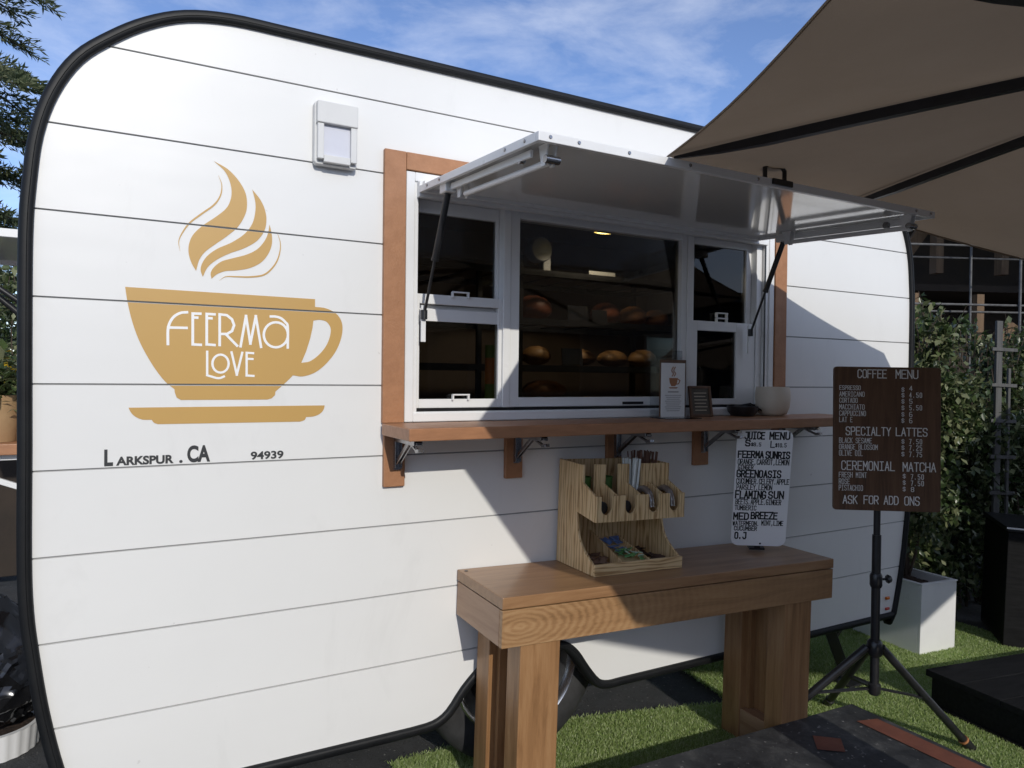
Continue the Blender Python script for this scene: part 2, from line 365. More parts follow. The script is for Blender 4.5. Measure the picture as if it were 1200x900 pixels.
M_screen = glass_mat('dark_insect_screen', (.42, .43, .44), 1.2)
M_tablewood = wood('oiled_table_board', (.175, .086, .036), (.305, .162, .074), (.40, .235, .115), 'x', .36, coat=.15)
M_tablewoodz = wood('oiled_table_leg', (.175, .086, .034), (.305, .160, .068), (.40, .23, .108), 'z', .42)
M_tablewoody = wood('oiled_table_end', (.25, .13, .07), (.36, .215, .125), (.44, .28, .17), 'y', .42)
M_apron = wood('ringed_apron_board', (.20, .105, .044), (.335, .185, .082), (.43, .262, .128), 'x', .42, rings=((.8, 1.0, 1.9), (-.05, 0, .175), 'Y', 13.0))
def stripes(name, axis):
    M = mat(name, (.55, .36, .17), .5)
    t = N(M, 'ShaderNodeTexCoord'); p = N(M, 'ShaderNodeMapping'); LK(M, t.outputs['Object'], p.inputs['Vector'])
    if axis == 'x': p.inputs['Rotation'].default_value = (0, 0, R(45))
    p.inputs['Scale'].default_value = (1, 1, .10) if axis == 'x' else (.10, 1, 1)
    w = N(M, 'ShaderNodeTexWave'); w.wave_type = 'BANDS'; w.bands_direction = 'X' if axis == 'x' else 'Z'; w.inputs['Scale'].default_value = 26
    w.inputs['Distortion'].default_value = 13.0; w.inputs['Detail'].default_value = 3; w.inputs['Detail Scale'].default_value = 1.2; LK(M, p.outputs['Vector'], w.inputs['Vector'])
    c = ramp(M, w.outputs['Fac'], [(.02, (.36, .21, .085)), (.20, (.62, .42, .20)), (.75, (.74, .55, .30))])
    f2 = noise(M, p.outputs['Vector'], 160, 3, .6)
    c = mixc(M, math_(M, 'MULTIPLY', f2, .30), c, (.42, .26, .11))
    LK(M, c, bsdf(M).inputs['Base Color']); bump(M, f2, .08, .002); return M
M_zx = stripes('striped_pine_upright', 'x'); M_zz = stripes('striped_pine_flat', 'z')
M_signwood = wood('dark_walnut_board', (.060, .030, .014), (.115, .057, .028), (.17, .088, .045), 'z', .42, scale=1.6)
M_letter = mat('cream_letter_paint', (.82, .80, .76), .5)
M_signwhite = mottled('white_sign_board', (.90, .90, .90), (.87, .87, .875), 6, .4, 0, 10)
M_ink = mat('black_marker_ink', (.006, .006, .007), .5)
M_paper = mottled('white_paper', (.80, .79, .77), (.76, .75, .73), 8, .7, 0, 10)
M_taupe = bpy.data.materials.new('taupe_canvas'); M_taupe.use_nodes = True
def _canvas(M, c1, c2, tr):
    b = bsdf(M); v = coords(M, (1, 1, 1)); f = noise(M, v, 3.0, 5, .6); c = ramp(M, f, [(.3, c1), (.7, c2)])
    LK(M, c, b.inputs['Base Color']); b.inputs['Roughness'].default_value = .85; b.inputs['Specular IOR Level'].default_value = .2
    w = noise(M, coords(M, (400, 400, 400)), 1.0, 1); wr = noise(M, coords(M, (1, 1, 1)), 3.2, 4, .55, .8); bump(M, math_(M, 'ADD', math_(M, 'MULTIPLY', wr, 6.0), math_(M, 'MULTIPLY', w, .25)), .35, .006)
    t = N(M, 'ShaderNodeBsdfTranslucent'); LK(M, c, t.inputs['Color']); x = N(M, 'ShaderNodeMixShader'); x.inputs[0].default_value = tr
    o = M.node_tree.nodes['Material Output']; LK(M, b.outputs[0], x.inputs[1]); LK(M, t.outputs[0], x.inputs[2]); LK(M, x.outputs[0], o.inputs['Surface'])
_canvas(M_taupe, (.275, .205, .138), (.305, .23, .158), .29)
M_seam = mat('seam_tape', (.15, .118, .085), .9)
M_rib = mottled('charcoal_rib', (.016, .017, .02), (.024, .025, .03), 12, .45, 0, 10)
M_asphalt = mottled('asphalt', (.034, .035, .037), (.062, .062, .063), 9, .9, 1.0, 160, p=(.3, .7), bd=.012)
def _grit(M):
    b_ = bsdf(M); old = b_.inputs['Base Color'].links[0].from_socket; v = coords(M)
    g1 = ramp(M, noise(M, v, 70, 3, .6), [(.66, (0, 0, 0)), (.69, (1, 1, 1))]); g2 = ramp(M, noise(M, v, 48, 3, .6), [(.30, (1, 1, 1)), (.42, (0, 0, 0))])
    c = mixc(M, g1, old, (.20, .195, .185)); c = mixc(M, g2, c, (.02, .02, .021)); LK(M, c, b_.inputs['Base Color'])
_grit(M_asphalt)
M_deck = None
def deck_mat():
    M = mat('worn_black_deck_paint', (.02, .021, .023), .55); v = coords(M, (1, 1, 1))
    f = noise(M, v, 7.5, 9, .72, .4); f2 = noise(M, v, 26, 4, .6); f3 = noise(M, v, 55, 2, .5)
    c = ramp(M, f, [(.38, (.020, .021, .023)), (.54, (.045, .046, .048)), (.66, (.095, .095, .093))])
    c = mixc(M, ramp(M, f2, [(.62, (0, 0, 0)), (.72, (.35, .35, .35))]), c, (.10, .10, .10))
    c = mixc(M, ramp(M, f3, [(.68, (0, 0, 0)), (.72, (.8, .8, .8))]), c, (.26, .25, .24))
    LK(M, c, bsdf(M).inputs['Base Color']); bump(M, f2, .4, .004); return M
M_deck = deck_mat()
M_terra = mottled('terracotta_paint', (.21, .072, .042), (.15, .052, .032), 9, .7, .3, 60)
def leafy(name, a, b, c, tr=.3, rough=.45):
    M = bpy.data.materials.new(name); M.use_nodes = True; p = bsdf(M)
    g = N(M, 'ShaderNodeNewGeometry'); col = ramp(M, g.outputs['Random Per Island'], [(.0, a), (.5, b), (1.0, c)])
    LK(M, col, p.inputs['Base Color']); p.inputs['Roughness'].default_value = rough
    t = N(M, 'ShaderNodeBsdfTranslucent'); LK(M, col, t.inputs['Color']); x = N(M, 'ShaderNodeMixShader'); x.inputs[0].default_value = tr
    o = M.node_tree.nodes['Material Output']; LK(M, p.outputs[0], x.inputs[1]); LK(M, t.outputs[0], x.inputs[2]); LK(M, x.outputs[0], o.inputs['Surface']); return M
M_turf = leafy('artificial_turf_blades', (.25, .35, .10), (.36, .46, .155), (.56, .62, .35), .4, .45)
M_turfbase = mottled('turf_backing', (.18, .28, .08), (.22, .32, .095), 30, .9, .3, 200)
M_leaf = leafy('glossy_hedge_leaves', (.022, .040, .012), (.070, .105, .034), (.24, .25, .13), .22, .33)
M_leaf2 = leafy('vine_leaves', (.02, .038, .012), (.060, .092, .032), (.20, .215, .11), .22, .33)
M_conifer = leafy('conifer_needles', (.040, .062, .026), (.085, .11, .05), (.20, .21, .11), .35, .6)
M_bark = mottled('grey_brown_bark', (.09, .065, .045), (.05, .036, .026), 14, .9, .6, 50, stretch=(3, 3, .6))
M_soil = mottled('dark_soil', (.03, .018, .012), (.055, .033, .022), 20, .95, 1.0, 60, bd=.02)
M_lining = mottled('brown_interior_board', (.22, .165, .125), (.18, .135, .10), 3, .6, .05, 60)
M_timber = wood('framing_timber', (.075, .045, .024), (.14, .085, .044), (.20, .125, .068), 'z', .7)
M_darkboard = mottled('dark_sheathing', (.024, .017, .012), (.042, .029, .020), 3, .85, .2, 40)
M_pipe = mottled('scaffold_pipe', (.13, .13, .132), (.08, .08, .082), 18, .6, 0, 10, metal=.2)
M_blackwood = mottled('black_stained_planks', (.006, .006, .0065), (.014, .014, .0145), 7, .72, .25, 90, stretch=(1, 10, 10), spec=.18)
M_tyre = mottled('tyre_rubber', (.018, .018, .019), (.032, .032, .033), 14, .7, .2, 120)
M_amber = mat('amber_reflector', (.55, .13, .01), .2); M_red = mat('red_reflector', (.45, .04, .02), .2)
M_cream = mottled('cream_ceramic', (.66, .58, .47), (.60, .52, .42), 8, .5, .05, 60)
M_bag = mat('black_bin_liner', (.008, .008, .009), .16, spec=.7)
M_crust = mottled('baked_crust', (.26, .115, .04), (.16, .06, .02), 9, .55, .3, 40)
M_green = mottled('green_paper_cup', (.055, .14, .025), (.045, .115, .02), 6, .55, 0, 10)

# ================================================================== SETTING
def sheet(name, pts, M, kind='structure', z=0.0):
    b = MB(); b.add([(x, y, gz(x)+z) for x, y in pts], [tuple(range(len(pts)))]); o = b.build(name, M); tag(o, kind=kind); return o
ground = sheet('ground', [(-160, -160), (160, -160), (160, 160), (-160, 160)], M_asphalt)

# turf strip: backing sheet plus thousands of blades
turf_poly = [(.87, -.9), (4.6, -.9), (4.6, .9), (2.52, .9), (2.40, .10), (2.09, .18), (1.63, .275), (1.2, .27), (.86, .26)]
sheet('turf_backing', turf_poly, M_turfbase, z=.006)
def inside(P, poly):
    x, y = P[:, 0], P[:, 1]; r = np.zeros(len(P), bool); n = len(poly)
    for i in range(n):
        (x0, y0), (x1, y1) = poly[i], poly[i-1]
        c = ((y0 > y) != (y1 > y)) & (x < (x1-x0)*(y-y0)/(y1-y0+1e-12)+x0); r ^= c
    return r
P = np.stack([rng.uniform(.84, 4.6, 520000), rng.uniform(-.9, .92, 520000)], 1)
P = P[inside(P+rng.normal(0, .012, P.shape), turf_poly)]
P = P[~((P[:, 0] < 2.5) & (P[:, 1] < -.45))]; P = P[~((P[:, 0] > 3.25) & (P[:, 1] < -.2))]
dist = np.hypot(P[:, 0], P[:, 1]+2.2); P = P[rng.random(len(P)) < np.clip(3.0/dist**1.2, .25, 1)]
n = len(P); th = rng.uniform(0, 6.28, n); h = rng.uniform(.006, .0135, n); lean = rng.uniform(0, .013, n); th2 = rng.uniform(0, 6.28, n); w = .0017+rng.uniform(0, .0014, n)
base = np.stack([P[:, 0], P[:, 1], -SLOPE*(P[:, 0]-2.1)+.006], 1)
dx = np.stack([np.cos(th), np.sin(th), np.zeros(n)], 1)*w[:, None]
tip = base+np.stack([np.cos(th2)*lean, np.sin(th2)*lean, h], 1)
V = np.empty((n*3, 3)); V[0::3] = base-dx; V[1::3] = base+dx; V[2::3] = tip
go = fast_mesh('turf', V, np.arange(n*3).reshape(-1, 3), M_turf); tag(go, kind='stuff', label='bright green artificial turf strip between deck and trailer', cat='turf')

# ================================================================== TRAILER
trailer = thing('food_trailer', 'white rounded food trailer with gold cup emblem and open serving hatch', 'trailer', (0, 0, 0))
XC = 1.65
def profile():
    half = [(-.205, 1.25), (-.206, 1.55), (-.205, 1.80), (-.198, 1.93), (-.183, 2.06), (-.150, 2.17), (-.096, 2.265), (-.020, 2.336), (.062, 2.393), (.155, 2.434), (.27, 2.4535), (.42, 2.4555)]
    left = [(-.205, 1.25), (-.205, .97), (-.200, .83), (-.188, .72), (-.168, .58), (-.140, .44), (-.103, .30), (-.097, .287)]
    return half, left
half, left = profile()
hs = smooth_path(half, 4); ls = smooth_path(left, 4)
mirror = lambda p: (2*XC-p[0], p[1])
top = hs + [mirror(p) for p in reversed(hs)]           # left-mid -> top -> right-mid
right = [mirror(p) for p in ls][1:]                      # right-mid -> bottom right corner
arch = smooth_path([(1.70, .287), (1.64, .287), (1.595, .304), (1.545, .362), (1.50, .425), (1.455, .464), (1.40, .480), (1.27, .483), (1.15, .478), (1.09, .448), (1.02, .385), (.965, .318), (.915, .292), (.84, .287)], 3)
bottom = [(2*XC+.09, .287)][:0] + arch
OUT = top+right+bottom+[p for p in reversed(ls)][:-1]
# remove duplicates
o2 = [OUT[0]]
for p in OUT[1:]:
    if math.hypot(p[0]-o2[-1][0], p[1]-o2[-1][1]) > 1e-4: o2.append(p)
if math.hypot(o2[0][0]-o2[-1][0], o2[0][1]-o2[-1][1]) < 1e-4: o2.pop()
OUT = o2
GROOVES = [2.322-.2265*k for k in range(9)]
OX0, OX1, OZ0, OZ1 = .828, 2.462, 1.306, 2.075
def side_sheet(y, cut_grooves, thick=None):
    bm = bmesh.new(); vv = [bm.verts.new((x, y, z)) for x, z in OUT]
    from mathutils.geometry import tessellate_polygon
    for t3 in tessellate_polygon([[Vector((x, z, 0)) for x, z in OUT]]):
        try: bm.faces.new([vv[i] for i in t3])
        except ValueError: pass
    bmesh.ops.recalc_face_normals(bm, faces=bm.faces[:])
    def cut(co, no):
        bmesh.ops.bisect_plane(bm, geom=bm.verts[:]+bm.edges[:]+bm.faces[:], dist=1e-6, plane_co=co, plane_no=no)
    for x in (OX0, OX1): cut((x, y, 0), (1, 0, 0))
    for z in (OZ0, OZ1): cut((0, y, z), (0, 0, 1))
    if cut_grooves:
        for g in GROOVES:
            cut((0, y, g-.0025), (0, 0, 1)); cut((0, y, g+.0025), (0, 0, 1))
    kill = []
    for f in bm.faces:
        c = f.calc_center_median()
        if OX0 < c.x < OX1 and OZ0 < c.z < OZ1: kill.append(f)
        elif cut_grooves and any(abs(c.z-g) < .0024 for g in GROOVES): kill.append(f)
    bmesh.ops.delete(bm, geom=kill, context='FACES')
    bmesh.ops.remove_doubles(bm, verts=bm.verts[:], dist=1e-6)
    if thick:
        r = bmesh.ops.extrude_face_region(bm, geom=bm.faces[:]); vs = [e for e in r['geom'] if isinstance(e, bmesh.types.BMVert)]
        bmesh.ops.translate(bm, verts=vs, vec=(0, thick, 0))
    bmesh.ops.recalc_face_normals(bm, faces=bm.faces[:])
    return bm
bm = side_sheet(0.0, True, .009); me = bpy.data.meshes.new('siding'); bm.to_mesh(me); bm.free(); me.materials.append(M_white)
o = bpy.data.objects.new('siding', me); COL.objects.link(o); o.parent = trailer
b = o.modifiers.new('bevel', 'BEVEL'); b.width = .0028; b.segments = 2; b.limit_method = 'ANGLE'; b.angle_limit = R(60)
bm = side_sheet(0.0065, False); me = bpy.data.meshes.new('backing'); bm.to_mesh(me); bm.free(); me.materials.append(M_gap)
o = bpy.data.objects.new('backing', me); COL.objects.link(o); o.parent = trailer
# roof, end walls and floor wrapped round the profile, back wall
b = MB(); k = len(OUT); YB = 2.05
b.add([(x, .012, z) for x, z in OUT]+[(x, YB, z) for x, z in OUT], [(i, (i+1) % k, k+(i+1) % k, k+i) for i in range(k)]+[tuple(range(k, 2*k))])
b.build('shell', M_white, trailer, smooth=True)
# rounded black trim following the whole edge
def offset_loop(pts, d):
    n = len(pts); out = []
    for i in range(n):
        p0, p1, p2 = (np.array(pts[j % n]) for j in (i-1, i, i+1)); t0 = (p1-p0)/np.linalg.norm(p1-p0); t1 = (p2-p1)/np.linalg.norm(p2-p1)
        n0 = np.array([-t0[1], t0[0]]); n1 = np.array([-t1[1], t1[0]]); nn = n0+n1; nn /= np.linalg.norm(nn); out.append(tuple(p1+nn*d/max(.5, nn@n0)))
    return out
sec = [(d_*.86, y_) for d_, y_ in [(-.001, .004), (-.001, -.010), (.002, -.0145), (.011, -.0165), (.023, -.0165), (.031, -.013), (.0365, -.005), (.038, .004), (.038, .03), (.030, .034)]]
loops = [offset_loop(OUT, d) for d, _ in sec]
b = MB(); vs = []
for lp, (_, y) in zip(loops, sec): vs += [(x, y, z) for x, z in lp]
fs = []
for s_ in range(len(sec)-1):
    for i in range(k): j = (i+1) % k; fs.append((s_*k+i, s_*k+j, (s_+1)*k+j, (s_+1)*k+i))
b.add(vs, fs); b.build('edge_trim', M_trim, trailer, smooth=True, angle=70)
# thin bead that marks the inner lip of the trim
lp0, lp1 = offset_loop(OUT, .010), offset_loop(OUT, .0125)
b = MB(); b.add([(x, -.0160, z) for x, z in lp0]+[(x, -.0185, z) for x, z in offset_loop(OUT, .0112)]+[(x, -.0160, z) for x, z in lp1], [(r*k+i, r*k+(i+1) % k, (r+1)*k+(i+1) % k, (r+1)*k+i) for r in range(2) for i in range(k)])
b.build('trim_bead', M_trim, trailer, smooth=True)
# interior lining
b = MB(); x0, x1, y0, y1, z0, z1 = .05, 3.25, .03, 1.75, .62, 2.33
v8 = [(x0, y0, z0), (x1, y0, z0), (x1, y1, z0), (x0, y1, z0), (x0, y0, z1), (x1, y0, z1), (x1, y1, z1), (x0, y1, z1)]
b.add(v8, [(0, 1, 2, 3), (7, 6, 5, 4), (1, 5, 6, 2), (2, 6, 7, 3), (3, 7, 4, 0)]); b.build('interior_lining', M_lining, trailer)
# ceiling light inside
cl = MB(); cl.lathe([(.0, .170), (.008, .170), (.008, .0), (.055, 0), (.06, -.008), (.06, -.014)], (2.02, .56, 2.158), 24); cl.build('ceiling_light', M_frame, trailer)
e = MB(); e.lathe([(.0, -.016), (.035, -.017), (.048, -.0145)], (2.02, .56, 2.158), 24)
CL = bpy.data.objects['ceiling_light']; e.build('lamp_lens', emit_mat('warm_lamp', (1.0, .72, .22), 9), CL)
ld = bpy.data.lights.new('ceiling_lamp', 'SPOT'); ld.energy = 8; ld.color = (1, .80, .58); ld.spot_size = R(150); ld.shadow_soft_size = .04
lo = bpy.data.objects.new('ceiling_lamp', ld); COL.objects.link(lo); lo.location = (2.02, .56, 2.132); lo.parent = trailer

# window surround, white window frames
b = MB(); b.box((.727, -.018, 1.296), (.7995, .0, 2.171)); b.box((2.511, -.018, 1.296), (2.583, 0, 2.171)); b.box((.8005, -.018, 2.115), (2.510, 0, 2.171))
b.build('window_surround', M_orange, trailer, bevel=.002)
def frame_ring(b, x0, x1, z0, z1, w, y0, y1, wb=None, wt=None, wl=None, wr=None):
    wb = w if wb is None else wb; wt = w if wt is None else wt; wl = w if wl is None else wl; wr = w if wr is None else wr
    b.box((x0, y0, z0), (x0+wl, y1, z1)); b.box((x1-wr, y0, z0), (x1, y1, z1)); b.box((x0+wl, y0, z0), (x1-wr, y1, z0+wb)); b.box((x0+wl, y0, z1-wt), (x1-wr, y1, z1)); return b
win = frame_ring(MB(), .802, 2.508, 1.297, 2.112, .030, -.013, .004).build('window', M_frame, trailer, bevel=.003)
b = frame_ring(MB(), .826, 2.480, 1.310, 2.085, .020, -.007, .075, wr=.028); b.build('jamb', M_frame, win, bevel=.002)
b = MB(); b.box((.847, .006, 1.3305), (2.449, .070, 1.3395)); b.build('track', M_blackplastic, win)
b = MB(); b.box((2.4525, -.009, 1.335), (2.4600, -.004, 2.06)); b.build('gasket', M_blackplastic, win)
b = MB(); b.box((1.171, .004, 1.341), (1.199, .07, 2.064)); b.box((2.022, .004, 1.341), (2.052, .07, 2.064)); b.box((.847, .012, 2.040), (2.45, .07, 2.0645)); b.build('mullion', M_frame, win, bevel=.002)
# left single-hung: upper sash (behind), lower sash (in front)
b = frame_ring(MB(), .847, 1.170, 1.668, 2.039, .013, .040, .062, wt=.042, wb=.02); s1 = b.build('sash', M_frame, win, bevel=.0015)
MB().box((.860, .0495, 1.688), (1.157, .0535, 1.997)).build('pane', M_glass, s1)
b = frame_ring(MB(), .847, 1.170, 1.341, 1.721, .014, .012, .036, wb=.030, wt=.032); s2 = b.build('sash', M_frame, win, bevel=.0015)
b = MB(); b.box((.861, .0185, 1.632), (1.156, .030, 1.673)); b.build('screen_rail', M_frame, s2, bevel=.001)
MB().box((.861, .022, 1.371), (1.156, .026, 1.632)).build('pane', M_glass, s2)
def latch(x, z, par, y=.012):
    b = MB(); b.box((x-.032, y-.012, z-.002), (x-.026, y, z+.018)); b.box((x+.026, y-.012, z-.002), (x+.032, y, z+.018)); b.box((x-.032, y-.014, z+.014), (x+.032, y-.006, z+.019)); b.build('latch', M_frame, par, bevel=.001)
latch(1.01, 1.369, s2); latch(1.005, 1.716, s2)
# centre fixed light
b = frame_ring(MB(), 1.200, 2.021, 1.341, 2.039, .037, .008, .060, wr=.028, wb=.034, wt=.028); s3 = b.build('sash', M_frame, win, bevel=.002)
MB().box((1.237, .030, 1.375), (1.993, .034, 2.011)).build('pane', M_glass, s3)
MB().box((1.70, .0045, 1.347), (1.80, .0085, 1.357)).build('slot_vent', M_blackplastic, s3)
# right single-hung
b = frame_ring(MB(), 2.053, 2.416, 1.668, 2.039, .030, .034, .058, wb=.02, wt=.028); s4 = b.build('sash', M_frame, win, bevel=.0015)
MB().box((2.083, .043, 1.688), (2.386, .047, 2.011)).build('pane', M_glass, s4)
b = frame_ring(MB(), 2.053, 2.416, 1.341, 1.690, .030, .010, .032, wr=.11, wt=.040, wb=.025); s5 = b.build('sash', M_frame, win, bevel=.0015)
MB().box((2.083, .019, 1.366), (2.306, .023, 1.650)).build('pane', M_glass, s5)
latch(2.235, 1.690, s4, .034); latch(2.235, 1.712, s4, .034)
b = MB(); b.box((2.418, .005, 1.341), (2.449, .065, 2.039)); b.build('jamb_liner', M_frame, win, bevel=.002)

# counter shelf, posts, folding brackets
sh = MB().box((.724, -.268, 1.258), (2.80, -.0185, 1.2955)).build('counter', M_shelf, trailer, bevel=.003)
posts = [(.733, .804, 1.09), (1.175, 1.243, 1.092), (1.612, 1.68, 1.092), (2.05, 2.128, 1.094), (2.512, 2.583, 1.094)]
def bracket(x):
    bo = MB(); y0 = -.0185
    bo.box((x-.012, y0-.003, 1.145), (x+.012, y0, 1.257)); bo.box((x-.012, y0-.016, 1.15), (x-.009, y0-.003, 1.25)); bo.box((x+.009, y0-.016, 1.15), (x+.012, y0-.003, 1.25))
    bo.box((x-.014, -.205, 1.2535), (x+.014, y0-.017, 1.2575)); bo.box((x-.014, -.205, 1.238), (x-.010, y0-.02, 1.2535)); bo.box((x+.010, -.205, 1.238), (x+.014, y0-.02, 1.2535))
    bo.bar((x-.006, -.028, 1.168), (x-.006, -.135, 1.243), .004, .012); bo.bar((x+.006, -.028, 1.168), (x+.006, -.135, 1.243), .004, .012)
    bo.bar((x, -.125, 1.247), (x, -.20, 1.222), .012, .006); bo.bar((x, -.20, 1.222), (x, -.225, 1.226), .018, .010)
    bo.bar((x, -.16, 1.243), (x, -.215, 1.245), .018, .008)
    bo.build('bracket', M_steel, sh, bevel=.0008)
for (xa, xb, zb) in posts:
    MB().box((xa, -.018, zb), (xb, 0, 1.257)).build('post', M_orange, trailer, bevel=.003)
    bracket((xa+xb)/2+.008)

# serving hatch (awning)
HX0, HX1 = .838, 2.385
aw = bpy.data.objects.new('awning', None); COL.objects.link(aw); aw.parent = trailer
slope_a = (2.005-2.052)/(-.80+.03)
def az(y): return 2.052+(y+.03)*slope_a
def awn(x, y, h): return (x, y, az(y)+h)
def abox(b, x0, x1, y0, y1, h0, h1):
    q = len(b.v); b.v += [awn(x, y, h) for h in (h0, h1) for x, y in ((x0, y0), (x1, y0), (x1, y1), (x0, y1))]
    b.f += [tuple(q+i for i in f) for f in [(3, 2, 1, 0), (4, 5, 6, 7), (0, 1, 5, 4), (1, 2, 6, 5), (2, 3, 7, 6), (3, 0, 4, 7)]]; return b
abox(MB(), HX0+.004, HX1-.004, -.77, -.034, .002, .008).build('awning_sheet', M_awn, aw)
b = MB(); abox(b, HX0, HX1, -.786, -.770, -.010, .012); abox(b, HX0, HX0+.012, -.7695, -.03, -.010, .012); abox(b, HX1-.012, HX1, -.7695, -.03, -.010, .012); abox(b, HX0+.012, HX1-.012, -.050, -.0305, -.010, .028)
b.build('awning_rim', M_frame, aw, bevel=.0015)
b = MB()
for x in (.87, .95, 1.10, 1.30, 1.55, 2.28, 2.36): MB().lathe([(0, 0), (.004, 0), (.005, .002)], (x, -.7885, az(-.786)+.002), 8, 'y').build('screw', M_steel, aw)
for y in (-.10, -.2, -.62, -.72): MB().lathe([(0, 0), (.004, 0), (.005, .002)], (HX0-.0025, y, az(y)+.002), 8, 'x').build('screw', M_steel, aw)
for y in (-.62, -.70): MB().lathe([(0, 0), (.004, 0), (.005, -.002)], (HX1+.0025, y, az(y)+.002), 8, 'x').build('screw', M_steel, aw)
MB().box((.84, -.030, 2.030), (2.45, -.0080, 2.081)).build('hinge', M_frame, aw, bevel=.002)
for xs, sg in ((.870, 1), (2.352, -1)):
    b = MB()
    b.tube([awn(xs+sg*.028, -.26, -.042), awn(xs+sg*.028, -.74, -.042)], .0085, 10); b.build('support_rod', M_frame, aw, smooth=True)
    b = MB(); b.bar(awn(xs, -.22, -.018), awn(xs, -.70, -.018), .008, .018); b.build('lock_rail', M_frame, aw, bevel=.001)
    for yy in (-.24, -.73):
        b = MB(); b.prism([(yy-.022, 0), (yy+.022, 0), (yy+.008, -.052), (yy-.008, -.052)], xs+sg*.014, xs+sg*.018, lambda a, h, x: awn(x, a, h)); b.prism([(yy-.022, 0), (yy+.022, 0), (yy+.008, -.052), (yy-.008, -.052)], xs+sg*.038, xs+sg*.042, lambda a, h, x: awn(x, a, h)); b.build('rod_bracket', M_frame, aw)
    b = MB(); b.tube([awn(xs+sg*.010, -.745, -.038), awn(xs+sg*.05, -.745, -.038)], .010, 10); b.build('pivot_bolt', M_steel, aw, smooth=True); b = MB(); b.tube([awn(xs+sg*.012, -.64, -.020), awn(xs-sg*.002, -.64, -.020)], .012, 10); b.build('pivot_bolt', M_steel, aw, smooth=True)
    t_, l_ = Vector(awn(xs, -.19, -.035)), Vector((xs-sg*.006, -.020, 1.648)); md = t_.lerp(l_, .52)
    b = MB(); b.tube([t_, md], .0105, 12); b.tube([md, l_], .0048, 10); b.tube([l_+Vector((0, 0, -.014)), l_+Vector((0, 0, .016))], .011, 10); b.tube([md+(t_-md)*.01, md-(t_-md)*.03], .012, 12)
    b.build('gas_strut', M_black, aw, smooth=True)
    MB().box((xs-sg*.006-.008, -.016, 1.56), (xs-sg*.006+.008, -.008, 1.68)).build('strut_plate', M_frame, aw, bevel=.001)
    MB().box((xs-.018, -.215, az(-.19)-.034), (xs+.018, -.165, az(-.19)-.002)).build('strut_mount', M_frame, aw, bevel=.004)
b = MB(); b.tube([awn(1.60, -.765, .014), awn(1.60, -.765, .046), awn(1.612, -.765, .056), awn(1.668, -.765, .056), awn(1.68, -.765, .046), awn(1.68, -.765, .014)], .0065, 8); b.box((1.605, -.792, az(-.786)-.004), (1.685, -.7865, az(-.786)+.012)); b.build('handle', M_black, aw, smooth=True)

# outside wall lamp on the siding
wl = MB(); fx = lambda a, h, d: (a, d, h)
wl.prism([(.508, 2.085), (.628, 2.085), (.634, 2.092), (.634, 2.268), (.628, 2.275), (.508, 2.275), (.502, 2.268), (.502, 2.092)], -.004, -.030, fx)
M_lampgrey = mottled('pale_grey_plastic', (.66, .66, .645), (.62, .62, .61), 6, .45, 0, 5)
lamp = wl.build('wall_lamp', M_lampgrey, trailer, bevel=.003)
b = MB(); b.prism([(.506, 2.205), (.630, 2.205), (.630, 2.270), (.506, 2.270)], -.0305, -.052, fx); b.build('lamp_hood', M_lampgrey, lamp, bevel=.003)
b = MB(); b.box((.5085, -.048, 2.098), (.527, -.0305, 2.2045)); b.box((.609, -.048, 2.098), (.6275, -.0305, 2.2045)); b.box((.5275, -.046, 2.090), (.6085, -.0305, 2.112)); b.build('lamp_frame', M_lampgrey, lamp, bevel=.002)
MB().box((.5275, -.036, 2.1125), (.6085, -.0305, 2.2045)).build('lamp_diffuser', mottled('frosted_plastic', (.62, .63, .69), (.58, .59, .66), 5, .35, 0, 5), lamp)

# ---- gold emblem, traced on the side panel and cut where the grooves run
wz = lambda x, z, d: (x, -.0004-d, z)
A = lambda X, Y: wall(130+X/4.0897, 180+Y/4.0897)
B = lambda X, Y: wall(130+X/4.0897, 320+Y/4.0897)
def stretch(loop, f): return [f(*p) for p in loop]
sw1 = smooth_path([(493, 36), (560, 75), (612, 130), (645, 190), (652, 250), (640, 300), (605, 355), (550, 400), (495, 438), (450, 472), (423, 510), (408, 562)], 5)+smooth_path([(408, 562), (385, 522), (372, 475), (375, 430), (395, 387), (440, 345), (500, 305), (550, 265), (572, 225), (578, 180), (568, 130), (543, 82), (493, 36)], 5)[1:-1]
sw2 = smooth_path([(677, 172), (715, 220), (738, 270), (745, 320), (735, 370), (700, 418), (640, 453), (570, 478), (510, 507), (465, 543), (440, 590)], 5)+smooth_path([(440, 590), (430, 560), (436, 528), (462, 490), (510, 456), (580, 425), (640, 385), (675, 340), (690, 290), (692, 235), (677, 172)], 5)[1:-1]
sw3 = smooth_path([(760, 340), (771, 390), (770, 440), (750, 487), (715, 525), (660, 550), (600, 560), (550, 563), (510, 577), (482, 600)], 5)+smooth_path([(482, 600), (478, 572), (495, 543), (532, 516), (590, 500), (650, 484), (700, 459), (735, 420), (752, 383), (760, 340)], 5)[1:-1]
def taper(pts, wmax):
    P = [np.array(p) for p in smooth_path(pts, 5)]; n = len(P); a, b = [], []
    for i in range(n):
        t = P[min(i+1, n-1)]-P[max(i-1, 0)]; t = t/np.linalg.norm(t); nn = np.array([-t[1], t[0]]); w = wmax/2*math.sin(math.pi*min(max(i/(n-1), .02), .98))**.8
        a.append(tuple(P[i]+nn*w)); b.append(tuple(P[i]-nn*w))
    return a+b[::-1]
th1 = taper([(515, 105), (531, 150), (525, 200), (495, 245), (440, 285), (380, 330), (345, 375), (325, 420), (331, 468)], 9)
th2_ = taper([(795, 375), (812, 430), (805, 490), (780, 540), (735, 580), (670, 591), (600, 590), (550, 590), (520, 608)], 8)
